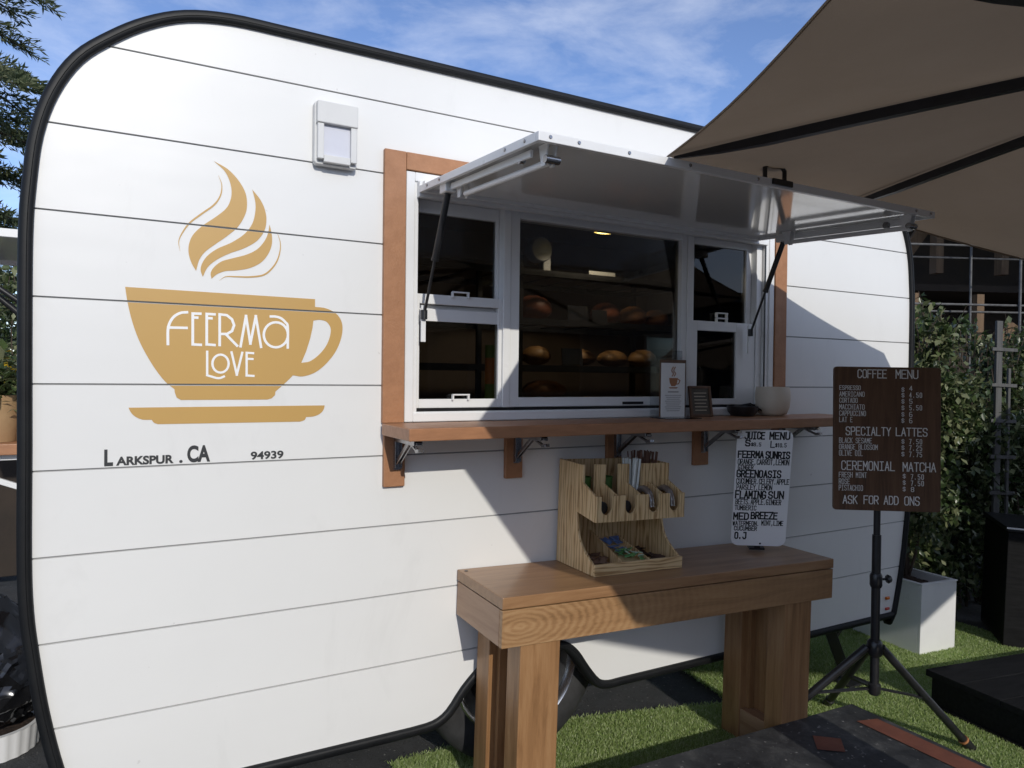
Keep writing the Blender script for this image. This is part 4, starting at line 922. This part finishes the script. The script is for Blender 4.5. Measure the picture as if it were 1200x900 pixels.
MB().box((-.042, -.002, .010), (.042, .003, .115)).build('card', mottled('dark_card', (.10, .085, .065), (.07, .06, .045), 30, .6, 0, 5), cf)
b = MB()
for i in range(6): b.box((-.030, -.0032, .094-.014*i), (.030-.006*(i % 2), -.0024, .098-.014*i))
b.build('printed_lines', mat('printed_tan', (.42, .36, .27), .6), cf)
b = MB(); b.tube([(0, .004, .11), (0, .06, .012)], .003, 6); b.build('easel_leg', M_black, cf)
dish = thing('black_dish', 'small black bowl with thin utensils on the counter', 'bowl', (2.272, -.062, CZ))
MB().lathe([(0, 0), (.045, 0), (.060, .018), (.064, .040), (.061, .041), (.056, .020), (.04, .006), (0, .006)], n=32).build('bowl', M_blackplastic, dish, smooth=True)
b = MB(); b.tube([(-.05, 0, .04), (.035, -.01, .052), (.10, -.02, .018), (.135, -.025, .008)], .0035, 8); b.tube([(-.03, .02, .045), (.05, .01, .045), (.12, -.01, .007)], .003, 8); b.build('utensil', M_black, dish, smooth=True)
o = MB().lathe([(0, 0), (.042, 0), (.058, .010), (.068, .036), (.072, .070), (.071, .100), (.067, .122), (.063, .122), (.066, .10), (.064, .05), (.045, .02), (0, .02)], n=40).build('cream_pot', M_cream, smooth=True)
o.location = (2.425, -.085, CZ); tag(o, 'round cream ceramic pot on the counter by the right jamb', 'pot')

# ================================================================== INSIDE THE TRAILER
rk = thing('shelf_rack', 'black metal bread rack with four shelves inside the window', 'shelf rack', (0, 0, .62))
RX0, RX1, RY0, RY1 = .62, 2.66, .68, 1.18
RZ = [1.955, 1.725, 1.505, 1.335]
for z in RZ:
    b = MB(); b.box((RX0, RY0, z-.62-.028), (RX1, RY0+.02, z-.62)); b.box((RX0, RY1-.02, z-.62-.028), (RX1, RY1, z-.62)); b.box((RX0, RY0+.0205, z-.62-.028), (RX0+.02, RY1-.0205, z-.62)); b.box((RX1-.02, RY0+.0205, z-.62-.028), (RX1, RY1-.0205, z-.62))
    for i in range(14): xx = RX0+.03+i*(RX1-RX0-.06)/13; b.box((xx-.003, RY0+.0205, z-.62-.012), (xx+.003, RY1-.0205, z-.62-.006))
    b.build('shelf', M_black, rk)
for x in (RX0, 1.62, RX1-.025):
    for y in (RY0+.0205, RY1-.045): MB().box((x, y, 0), (x+.025, y+.024, 1.40)).build('post', M_black, rk)
def loaf(x, z, L_, Wd, Hh, rz, label, M=M_crust):
    prof_ = [(max(.004, math.sin(math.pi*t))**.55, t) for t in np.linspace(.02, .98, 13)]
    b = MB(); nn = 14; o_ = len(b.v)
    for r_, t in prof_:
        for j in range(nn):
            a = 2*math.pi*j/nn; zz_ = math.sin(a); b.v.append(((t-.5)*L_, r_*Wd/2*math.cos(a), Hh*.42+r_*Hh*(.55 if zz_ > 0 else .42)*zz_*(1+.05*math.sin(7*t*6.28))))
    for i in range(len(prof_)-1):
        for j in range(nn): j2 = (j+1) % nn; b.f.append((i*nn+j, i*nn+j2, (i+1)*nn+j2, (i+1)*nn+j))
    b.f += [tuple(range(nn)), tuple((len(prof_)-1)*nn+j for j in range(nn))]
    o = b.build('bread_loaf', M, smooth=True, loc=(x, .84, z+.002), rot=(0, 0, rz)); tag(o, label, 'bread', 'loaves on the rack')
M_crust2 = mottled('pale_crust', (.36, .20, .08), (.24, .12, .045), 9, .55, .3, 40); M_crust3 = mottled('red_brown_crust', (.24, .075, .035), (.16, .045, .02), 9, .5, .3, 40)
loaf(1.78, RZ[1], .22, .17, .13, .1, 'round red brown loaf left on the second shelf', M_crust3)
loaf(2.22, RZ[1], .19, .16, .12, .4, 'brown loaf right of the dark cards on the second shelf', M_crust3)
loaf(2.40, RZ[1], .17, .15, .11, -.2, 'second loaf from the right end of the second shelf', M_crust)
loaf(2.56, RZ[1], .15, .15, .10, .1, 'rightmost brown loaf on the second shelf', M_crust)
loaf(1.80, RZ[2], .17, .14, .10, .2, 'leftmost golden loaf on the third shelf', M_crust2)
loaf(2.06, RZ[2], .18, .15, .09, -.2, 'golden loaf right of the price card on the third shelf', M_crust2)
loaf(2.27, RZ[2], .19, .15, .09, .1, 'flat golden loaf in the right half of the third shelf', M_crust2)
loaf(2.47, RZ[2], .17, .14, .10, -.1, 'rightmost golden loaf on the third shelf', M_crust2)
loaf(1.85, RZ[3], .26, .16, .10, 0, 'dark flat loaf on the bottom shelf', M_crust)
def shelf_card(x, z, w, h_, label, M=M_blackplastic):
    b = MB(); b.box((-w/2, -.002, 0), (w/2, .002, h_)); b.box((-w/2, .002, 0), (w/2, .03, .003)); o = b.build('shelf_card', M, loc=(x, .705, z+.001), rot=(R(-8), 0, 0)); tag(o, label, 'card', 'cards on the rack')
shelf_card(1.96, RZ[1], .12, .075, 'black card beside the round loaf on the second shelf'); shelf_card(2.09, RZ[1], .09, .06, 'smaller black card between loaves on the second shelf')
shelf_card(1.93, RZ[2], .12, .085, 'black card between golden loaves on the third shelf')
M_dull = mottled('dull_white_plastic', (.30, .30, .29), (.26, .26, .25), 6, .5, 0, 5)
shelf_card(2.10, RZ[0], .16, .022, 'low white strip lying on the top shelf', M_dull)
tw = thing('white_dispenser', 'white dispenser with round head on the top rack shelf', 'dispenser', (1.80, .80, RZ[0]+.001))
MB().box((.0, -.02, 0), (.045, .02, .15)).build('column', M_dull, tw, bevel=.006)
MB().lathe([(0, -.03), (.055, -.03), (.062, -.02), (.062, .03), (.05, .04), (0, .04)], (-.012, 0, .115), 24, 'y').build('head', M_dull, tw, smooth=True)
MB().box((.012, -.0225, .085), (.024, -.0205, .13)).build('grip_slot', M_black, tw)
gt = thing('striped_tube', 'upright green and orange tube behind the left window', 'tube', (1.243, .245, 1.30))
MB().tube([(0, 0, 0), (0, 0, .27)], .020, 16).build('tube_body', mottled('olive_green_card', (.16, .24, .05), (.13, .2, .04), 6, .5, 0, 5), gt, smooth=True)
b = MB(); b.tube([(.0, -.002, .12), (.0, -.002, .22)], .0206, 16); b.build('label_band', mat('orange_print', (.50, .17, .04), .5), gt, smooth=True)
ct = thing('inner_counter', 'narrow white work counter just inside the serving window', 'counter', (0, 0, 0))
MB().box((.06, .09, 1.262), (3.2, .40, 1.296)).build('worktop', M_frame, ct, bevel=.003)
MB().box((.06, .11, .64), (3.2, .13, 1.2615)).build('front_board', M_lining, ct)
pos = thing('pos_terminal', 'dark payment terminal behind the right window', 'terminal', (2.30, .24, 1.297), (0, 0, R(20)))
b = MB(); b.box((-.10, -.06, 0), (.10, .06, .02)); b.build('foot', M_blackplastic, pos, bevel=.004)
o = MB().box((-.13, -.008, .0), (.13, .008, .18)).build('screen_body', M_blackplastic, pos, bevel=.004); o.location = (0, .01, .025); o.rotation_euler = (R(-20), 0, 0)

# ================================================================== UMBRELLA
cor = [(.80, -1.60, 1.955), (1.255, -.745, 2.036), (2.36, -.44, 2.105), (3.22, -.715, 1.93), (3.95, -3.2, 1.94), (2.9, -4.0, 1.90), (1.95, -3.28, 1.80), (1.17, -3.02, 1.92)]
HUB = Vector((2.045, -1.84, 2.16))
um = thing('patio_umbrella', 'large taupe patio umbrella with dark ribs over the counter', 'umbrella', (HUB.x, HUB.y, gz(HUB.x)+hd+.004))
UO = um.location.copy()
mids = {0: .08, 1: .01, 2: .0}
V, F = [], []
nr, ns = 8, 10
grid = []
for r_ in range(nr+1):
    t = r_/nr; row = []
    for i in range(8):
        a_, c_ = Vector(cor[i]), Vector(cor[(i+1) % 8])
        for s_ in range(ns):
            u = s_/ns; e_ = a_.lerp(c_, u); p = HUB.lerp(e_, t)
            arc = .008*math.sin(math.pi*t)                        # ribs bow upward
            sag = -.022*math.sin(math.pi*u)*math.sin(math.pi*min(1, t)*.85)
            pull = (1-.008*math.sin(math.pi*u)*t)
            q = Vector((HUB.x+(p.x-HUB.x)*pull, HUB.y+(p.y-HUB.y)*pull, p.z+arc+sag)); row.append(q)
    grid.append(row)
b = MB(); m_ = 8*ns
for row in grid: b.v += [tuple(q-UO) for q in row]
for r_ in range(nr):
    for j in range(m_): j2 = (j+1) % m_; b.f.append((r_*m_+j, r_*m_+j2, (r_+1)*m_+j2, (r_+1)*m_+j))
can = b.build('canopy', M_taupe, um, smooth=True, angle=80)
b = MB()
hem = [grid[nr][j]-UO+Vector((0, 0, -.004)) for j in range(m_)]; b.tube(hem+[hem[0]], .0028, 6, cap=False); b.build('hem', M_taupe, can, smooth=True)
for i in range(8):
    c_ = Vector(cor[i]); pts = []
    for t in np.linspace(.04, .985 if i else .86, 12): p = HUB.lerp(c_, t); pts.append(Vector((p.x, p.y, p.z+.008*math.sin(math.pi*t)-.018))-UO)
    b = MB()
    for p_, q_ in zip(pts[:-1], pts[1:]): b.bar(p_, q_+(q_-p_)*.02, .026, .030)
    # one continuous bar
    b = MB(); dirv = (pts[-1]-pts[0]); sx = Vector((-dirv.y, dirv.x, 0)).normalized()*.0105
    for n_, p_ in enumerate(pts):
        q_ = 1.0 if n_ < len(pts)-2 else (.75 if n_ == len(pts)-2 else .30); lo_ = Vector((0, 0, .012-.024*q_)); b.v += [tuple(p_-sx*q_+lo_), tuple(p_+sx*q_+lo_), tuple(p_+sx*q_+Vector((0, 0, .012))), tuple(p_-sx*q_+Vector((0, 0, .012)))]
    for k_ in range(len(pts)-1):
        for j in range(4): j2 = (j+1) % 4; b.f.append((k_*4+j, k_*4+j2, k_*4+4+j2, k_*4+4+j))
    b.f += [(0, 1, 2, 3), tuple(len(pts)*4-4+j for j in range(4))]
    b.build('rib', M_rib, um)
    b = MB()
    for sg in (-1, 1):
        o_ = len(b.v)
        for p_ in pts: b.v += [tuple(p_+sx*(sg*2.2)+Vector((0, 0, .0135))), tuple(p_+sx*(sg*2.9)+Vector((0, 0, .0135)))]
        for k_ in range(len(pts)-1): b.f.append((o_+2*k_, o_+2*k_+1, o_+2*k_+3, o_+2*k_+2))
    b.build('seam', M_seam, can)
MB().box((-.09, -.10, .10), (.14, .10, HUB.z-UO.z-.03)).build('pole', M_rib, um, bevel=.01)
MB().lathe([(0, -.04), (.12, -.04), (.13, 0), (.13, .05), (.06, .07), (0, .07)], (0, 0, HUB.z-UO.z-.03), 24).build('hub', M_rib, um, smooth=True)
MB().lathe([(0, 0), (.30, 0), (.31, .02), (.29, .06), (.12, .09), (.09, .14), (0, .14)], n=40).build('base', M_rib, um, smooth=True)
um2 = copy_tree(um); um2.location = (5.35, -2.15, gz(5.35)+.0); um2.rotation_euler = (0, 0, R(22))  # unseen umbrella copy, added to cast shade on the hedge
um2['label'] = 'second taupe umbrella, unseen, added right of the platform to shade the hedge'

# ================================================================== RIGHT SIDE: PLANTER, HEDGE, TRELLIS, BOX
pz = gz(3.85)
pn = thing('white_planter', 'tall white square planter at the right end of the trailer', 'planter', (3.80, .094, pz), (0, TILT, R(-3)))
PWd, PD, PH = .30, .42, .385
b = MB(); frame_pts = []
b.box((0, 0, 0), (PWd, .018, PH)); b.box((0, PD-.018, 0), (PWd, PD, PH)); b.box((0, .0185, 0), (.018, PD-.0185, PH)); b.box((PWd-.018, .0185, 0), (PWd, PD-.0185, PH)); b.box((.018, .0185, 0), (PWd-.018, PD-.0185, .02))
b.build('box', M_frame, pn, bevel=.002)
b = MB(); b.box((-.004, -.004, PH+.0005), (PWd+.004, .020, PH+.007)); b.box((-.004, PD-.020, PH+.0005), (PWd+.004, PD+.004, PH+.007)); b.box((-.004, .0205, PH+.0005), (.020, PD-.0205, PH+.007)); b.box((PWd-.020, .0205, PH+.0005), (PWd+.004, PD-.0205, PH+.007)); b.build('rim', M_frame, pn, bevel=.0015)
b = MB(); nn = 14
for i in range(nn+1):
    for j in range(nn+1):
        x = .019+(PWd-.038)*i/nn; y = .019+(PD-.038)*j/nn; b.v.append((x, y, PH-.05+.05*math.exp(-((x-.10)**2+(y-.15)**2)/.012)+random.uniform(-.006, .008)))
for i in range(nn):
    for j in range(nn): a = i*(nn+1)+j; b.f.append((a, a+nn+1, a+nn+2, a+1))
b.build('soil', M_soil, pn, smooth=True)

def leaf_cloud(name, centers, size, M, parent, tilt=.9, aspect=.55, fold=.25):
    """centers (n,3): one folded pointed leaf per centre"""
    n = len(centers); a = rng.uniform(0, 2*np.pi, n); el = rng.normal(-.15, tilt, n)
    d = np.stack([np.cos(a)*np.cos(el), np.sin(a)*np.cos(el), np.sin(el)], 1); up_ = np.tile([0, 0, 1.0], (n, 1))+rng.normal(0, .45, (n, 3))
    s = np.cross(d, up_); s /= np.linalg.norm(s, axis=1)[:, None]+1e-9; nn_ = np.cross(s, d)
    l = size*rng.uniform(.55, 1.25, n)[:, None]; w = l*aspect*.5
    p0_ = centers; p1_ = centers+d*l*.45+s*w+nn_*l*fold*.3; p2_ = centers+d*l; p3_ = centers+d*l*.45-s*w+nn_*l*fold*.3
    V_ = np.empty((n*4, 3)); V_[0::4] = p0_; V_[1::4] = p1_; V_[2::4] = p2_; V_[3::4] = p3_
    I = np.arange(n)[:, None]*4; F_ = np.concatenate([I+np.array([0, 1, 2]), I+np.array([0, 2, 3])], 1).reshape(-1, 3)
    return fast_mesh(name, V_, F_, M, parent)
def shrub(name, label, cat, base_, w, d, h, n, M, size, stems, group=None, base_h=.15, sprig=24):
    root = thing(name, label, cat, base_, group=group)
    C_ = []
    ncl = int(34*w*h/0.6)
    for i in range(ncl):
        c0 = np.array([rng.uniform(-w/2, w/2), rng.uniform(-d/2, d/2), rng.uniform(base_h, h*.97)]); r_ = rng.uniform(.05, .13)
        C_.append(c0+rng.normal(0, r_*.62, (int(n/ncl), 3))*[1, .8, 1])
    b = MB()
    for i in range(stems):
        x = rng.uniform(-w*.4, w*.4); y = rng.uniform(-d*.3, d*.3); pts = [(x*.5, y*.5, 0)]
        for k_ in range(1, 7): pts.append((x*(.5+.5*k_/6)+rng.normal(0, .02), y+rng.normal(0, .02), h*.96*k_/6))
        b.tube(smooth_path(pts, 3), list(np.linspace(.010, .003, len(smooth_path(pts, 3)))), 6)
    for i in range(sprig):                                             # thin shoots that stick out of the top
        x = rng.uniform(-w*.5, w*.5); y = rng.uniform(-d*.5, d*.2); l_ = rng.uniform(.06, .20); dx_, dy_ = rng.normal(0, .05, 2)
        z0_ = h*rng.uniform(.88, .98); b.tube([(x, y, z0_-.05), (x+dx_*.5, y+dy_*.5, z0_+l_*.5), (x+dx_, y+dy_, z0_+l_)], [.003, .0024, .0015], 5)
        tt = rng.uniform(0, 1, 10)[:, None]; C_.append(np.array([x, y, z0_])+tt*np.array([dx_, dy_, l_])+rng.normal(0, .006, (10, 3)))
    b.build('stem', M_bark, root, smooth=True)
    leaf_cloud('foliage', np.concatenate(C_), size, M, root)
    return root
shrub('planted_shrub', 'leafy green shrub growing in the white planter', 'shrub', (3.95, .30, pz+PH-.04), .44, .40, 1.46, 5200, M_leaf, .05, 5, base_h=.30)
shrub('hedge_shrub', 'tall glossy hedge behind the planter at the trailer end', 'hedge', (4.36, .62, gz(4.3)), .95, .45, 1.95, 13000, M_leaf, .055, 9)
shrub('hedge_shrub', 'climbing green vine on the grey ladder trellis', 'vine', (5.12, .55, gz(5.1)), .62, .36, 1.80, 7000, M_leaf2, .055, 7)
shrub('hedge_shrub', 'rightmost dark green vine mass behind the black box', 'vine', (5.85, .60, gz(5.8)), .9, .40, 1.92, 9500, M_leaf2, .055, 7)
tr = thing('trellis', 'narrow grey wooden ladder trellis in front of the vines', 'trellis', (4.98, .32, gz(4.98)), (R(-2), R(2), R(-20)))
M_greywood = wood('weathered_grey_wood', (.05, .049, .047), (.085, .083, .08), (.12, .118, .113), 'z', .8)
MB().box((-.022, 0, 0), (.022, .020, 1.93)).build('upright', M_greywood, tr, bevel=.002)
MB().box((.070, 0, 0), (.088, .018, 1.62)).build('upright', M_greywood, tr, bevel=.002)
for i in range(7): MB().box((-.062, -.011, .32+.235*i), (.125, -.0005, .342+.235*i)).build('slat', M_greywood, tr, bevel=.001)
bx = thing('black_storage_box', 'black storage box with a pale lid edge beside the hedge', 'box', (4.40, -.02, gz(4.5)), (0, TILT, R(-50)))
MB().box((0, 0, .0), (.75, .5, .665)).build('body', M_blackwood, bx, bevel=.004)
MB().box((-.008, -.008, .6655), (.758, .508, .69)).build('lid', M_black, bx, bevel=.003)
MB().box((-.010, -.0115, .681), (.758, -.0085, .690)).build('lid_strip', M_frame, bx)

# ================================================================== BUILDING FRAME AND SCAFFOLD, far right
bf = thing('timber_frame_building', 'unfinished dark timber frame building behind the hedge', 'building', (7.2, 3.4, gz(7.2)), (0, 0, R(-24)))
MB().box((.5, 1.2, 0), (12, 1.3, 4.3)).build('sheathing', M_darkboard, bf)
MB().box((.5, .14, 2.68), (12, 1.19, 2.76)).build('floor_deck', M_darkboard, bf)
MB().box((.5, -3.2, 4.3), (12, 1.3, 4.45)).build('roof_deck', M_darkboard, bf)  # overhang lengthened to put the upper studs in shade
for i in range(3, 16): MB().box((-1.4+.82*i, -.10, 0), (-1.4+.82*i+.09, .02, 2.62)).build('stud', M_timber, bf)
for i in range(3, 16): MB().box((-1.1+.82*i, -.10, 2.861), (-1.1+.82*i+.09, .02, 4.3)).build('stud', M_timber, bf)
for x, s_ in ((1.0, 1), (4.2, -1), (5.3, 1), (8.6, -1)):
    for z0_ in (.2, 2.95): b = MB(); b.bar((x, .10, z0_), (x+1.5*s_, .10, z0_+2.1), .05, .14); b.build('brace', M_timber, bf)
MB().box((.5, -.11, 1.22), (12, .03, 1.31)).build('girt', M_timber, bf); MB().box((.5, -.11, 4.0), (12, .03, 4.1)).build('girt', M_timber, bf)
sc = thing('scaffold', 'grey tube scaffold in front of the timber frame', 'scaffold', (6.6, 2.3, gz(6.6)), (0, 0, R(-24)))
for i in range(5):
    for y in (0, .7): MB().tube([(.2+1.35*i, y, 0), (.2+1.35*i, y, 5.0)], .013, 10).build('standard', M_pipe, sc, smooth=True)
for z in (1.55, 2.35, 2.95, 3.6, 4.1):
    for y in (0, .7): MB().tube([(-.2, y+.03, z), (6.0, y+.03, z)], .012, 8).build('ledger', M_pipe, sc, smooth=True)
for i in range(4): MB().tube([(.2+1.35*i, -.03, .3), (1.55+1.35*i, -.03, 2.0)], .018, 8).build('diagonal', M_pipe, sc, smooth=True)
MB().box((-.1, .03, 1.60), (5.9, .66, 1.64)).build('plank', M_timber, sc)

# ================================================================== LEFT SIDE: TREE, POTS, BAG
def conifer(name, label, base_, H_, spread, nb, seed, h0=.18, size=.11):
    r_ = np.random.default_rng(seed); root = thing(name, label, 'tree', base_)
    b = MB(); b.tube([(0, 0, 0), (.03, 0, H_*.5), (0, .03, H_)], [.035*H_/2.2, .02*H_/2.2, .01], 10); b.build('trunk', M_bark, root, smooth=True)
    cs_, dirs, bb = [], [], MB()
    for i in range(nb):
        t = h0+(1-h0)*(i/nb); z = H_*t; a = i*2.399+r_.uniform(-.3, .3); L_ = spread*(1-t)**.75*r_.uniform(.75, 1.15)+.25
        pts = [np.array([math.cos(a), math.sin(a), 0])*L_*s_+np.array([0, 0, z+L_*(.10*s_-.32*s_*s_)]) for s_ in np.linspace(0, 1, 6)]
        bb.tube(pts, list(np.linspace(.035, .006, 6)), 6)
        for s_ in np.linspace(.16, 1.0, int(6+L_*9)):
            k_ = s_*5; i0 = min(4, int(k_)); p = pts[i0]+(pts[i0+1]-pts[i0])*(k_-i0)
            for sd_ in (-1, 1):
                tw_ = (.16+.34*(1-s_))*L_*r_.uniform(.5, 1.0); aa = a+sd_*r_.uniform(.5, 1.0); m2 = int(10+tw_*46)
                uu = r_.uniform(0, 1, m2)[:, None]; dd = np.array([math.cos(aa), math.sin(aa), -.16])
                cs_.append(p+uu*dd*tw_+r_.normal(0, .030, (m2, 3))*[1, 1, .55]); dirs.append(np.tile(dd, (m2, 1))+r_.normal(0, .5, (m2, 3)))
    bb.build('limb', M_bark, root, smooth=True)
    c_ = np.concatenate(cs_); d_ = np.concatenate(dirs); d_ /= np.linalg.norm(d_, axis=1)[:, None]; n = len(c_)
    s_ = np.cross(d_, r_.normal(0, 1, (n, 3))); s_ /= np.linalg.norm(s_, axis=1)[:, None]; l = size*r_.uniform(.6, 1.3, n)[:, None]
    V_ = np.empty((n*4, 3)); V_[0::4] = c_; V_[1::4] = c_+d_*l*.5+s_*l*.10; V_[2::4] = c_+d_*l; V_[3::4] = c_+d_*l*.5-s_*l*.10
    fast_mesh('crown', V_, np.arange(n*4).reshape(-1, 4), M_conifer, root); return root
conifer('cedar_tree', 'tall cedar with drooping layered boughs behind the left end of trailer', (-3.3, 9.0, gz(-3)), 10.5, 4.3, 86, 5, size=.12)
conifer('cedar_tree', 'lower dense cedar beside the taller cedar at the left', (-2.35, 7.2, gz(-2.5)), 5.9, 2.1, 64, 9, h0=.04)
shrub('garden_shrub', 'green garden shrub behind the left end of the trailer', 'shrub', (-.95, 4.2, gz(-.9)), 1.3, .8, 2.1, 6500, M_leaf, .065, 8)
fp = thing('flower_pot', 'yellow flowers in a brown wrapped pot on the end counter', 'flower pot', (-.40, .98, 1.191))
MB().lathe([(0, 0), (.055, 0), (.075, .15), (.078, .17), (.07, .17), (.06, .14), (0, .14)], n=24).build('pot', mottled('kraft_wrap', (.40, .26, .13), (.33, .20, .10), 9, .8, .2, 30), fp, smooth=True)
M_yel = leafy('yellow_petals', (.55, .33, .01), (.65, .42, .02), (.7, .5, .05), .3, .5)
leaf_cloud('leaves', np.array([0, 0, .20])+rng.normal(0, .045, (420, 3)), .055, M_leaf, fp); leaf_cloud('petals', np.array([0, 0, .27])+rng.normal(0, .04, (46, 3)), .032, M_yel, fp)
bk = thing('woven_basket', 'brown woven basket on the end counter beside the flower pot', 'basket', (-.31, 1.02, 1.191))
b = MB(); b.lathe([(0, 0), (.06, 0)]+[(.062+.014*t+.0025*(i % 2), .012+.11*t) for i, t in enumerate(np.linspace(0, 1, 14))]+[(.07, .125), (.06, .11), (.055, .02), (0, .02)], n=30); b.build('body', mottled('wicker', (.20, .11, .05), (.12, .065, .03), 30, .7, .4, 60), bk, smooth=True)
# bin bag: a crumpled sack with sharp creases, gathered at the neck
bmx = bmesh.new(); bmesh.ops.create_icosphere(bmx, subdivisions=5, radius=1.0)
from mathutils import noise as mnoise
for v in bmx.verts:
    p = v.co.copy(); q = p*2.4
    f_ = abs(mnoise.noise(q))*.55+abs(mnoise.noise(q*2.3+Vector((3, 1, 7))))*.30+abs(mnoise.noise(q*5.1))*.14
    r_ = 1.0-.30*f_; v.co = Vector((p.x*.27*r_, p.y*.27*r_, .21+p.z*.21*r_)); 
    if v.co.z > .33: s_ = max(.25, 1-(v.co.z-.33)*7); v.co.x *= s_; v.co.y *= s_; v.co.z += (v.co.z-.33)*.9
    v.co.z = max(0.0, v.co.z)
me = bpy.data.meshes.new('bin_bag'); bmx.to_mesh(me); bmx.free(); me.materials.append(M_bag); o = bpy.data.objects.new('bin_bag', me); COL.objects.link(o); shade(o, 28)
o.location = (-.425, .985, gz(-.44)+.088); tag(o, 'crumpled shiny black bin bag resting on the white ribbed planter', 'bin bag')
wp = thing('ribbed_planter', 'low white ribbed planter under the black bin bag at the bottom left corner', 'planter', (-.415, .98, gz(-.41)))
b = MB(); nn = 96; prof_ = [(.148, 0), (.156, .085), (.157, .095)]
for r_, h_ in prof_:
    for j in range(nn): a = 2*math.pi*j/nn; rr = r_*(1-.028*(.5+.5*math.cos(a*24))); b.v.append((rr*math.cos(a), rr*math.sin(a), h_))
for i in range(2):
    for j in range(nn): j2 = (j+1) % nn; b.f.append((i*nn+j, i*nn+j2, (i+1)*nn+j2, (i+1)*nn+j))
b.lathe([(.157, .095), (.140, .095), (.138, .07), (0, .07)], n=nn); b.build('pot', M_frame, wp, smooth=True, angle=80)
MB().lathe([(0, .08), (.10, .08), (.1375, .075)], n=30).build('soil', M_soil, wp)
# dark screen wall behind the left end, a panel fence
fe = thing('panel_fence', 'dark panel fence behind the left end of the trailer', 'fence', (-3.2, 3.3, gz(-2)))
for i in range(4):
    MB().box((.9*i, 0, .03), (.9*i+.88, .03, 1.22)).build('panel', M_darkboard, fe, bevel=.004)
    MB().box((.9*i-.03, .031, 0), (.9*i+.03, .09, 1.28)).build('fence_post', M_darkboard, fe)

hf = thing('panel_fence', 'black panel screen added behind the hedge at the right to block light', 'fence', (3.75, 1.02, gz(3.8)), (0, 0, R(-2)))  # dark panels added to stop light coming through the hedge
for i in range(4):
    MB().box((.9*i, 0, .02), (.9*i+.885, .03, 1.55)).build('panel', M_blackwood, hf, bevel=.004); MB().box((.9*i-.03, .031, 0), (.9*i+.03, .09, 1.6)).build('fence_post', M_blackwood, hf)

# ================================================================== BEHIND THE CAMERA: the cafe across the patio (seen in the glass)
cb = thing('cafe_building', 'low dark timber cafe building across the patio behind the camera', 'building', (-9, -11.5, gz(-3)))
MB().box((0, -4, 0), (24, 0, 3.3)).build('wall', M_darkboard, cb)
MB().box((-.4, -4.4, 3.301), (24.4, .5, 3.55)).build('roof', M_rib, cb)
for i in range(6):
    f_ = frame_ring(MB(), 1.2+3.8*i, 3.2+3.8*i, .9, 2.4, .08, .002, .05).build('window', M_timber, cb); MB().box((1.28+3.8*i, .005, .98), (3.12+3.8*i, .012, 2.32)).build('pane', M_glass, f_)
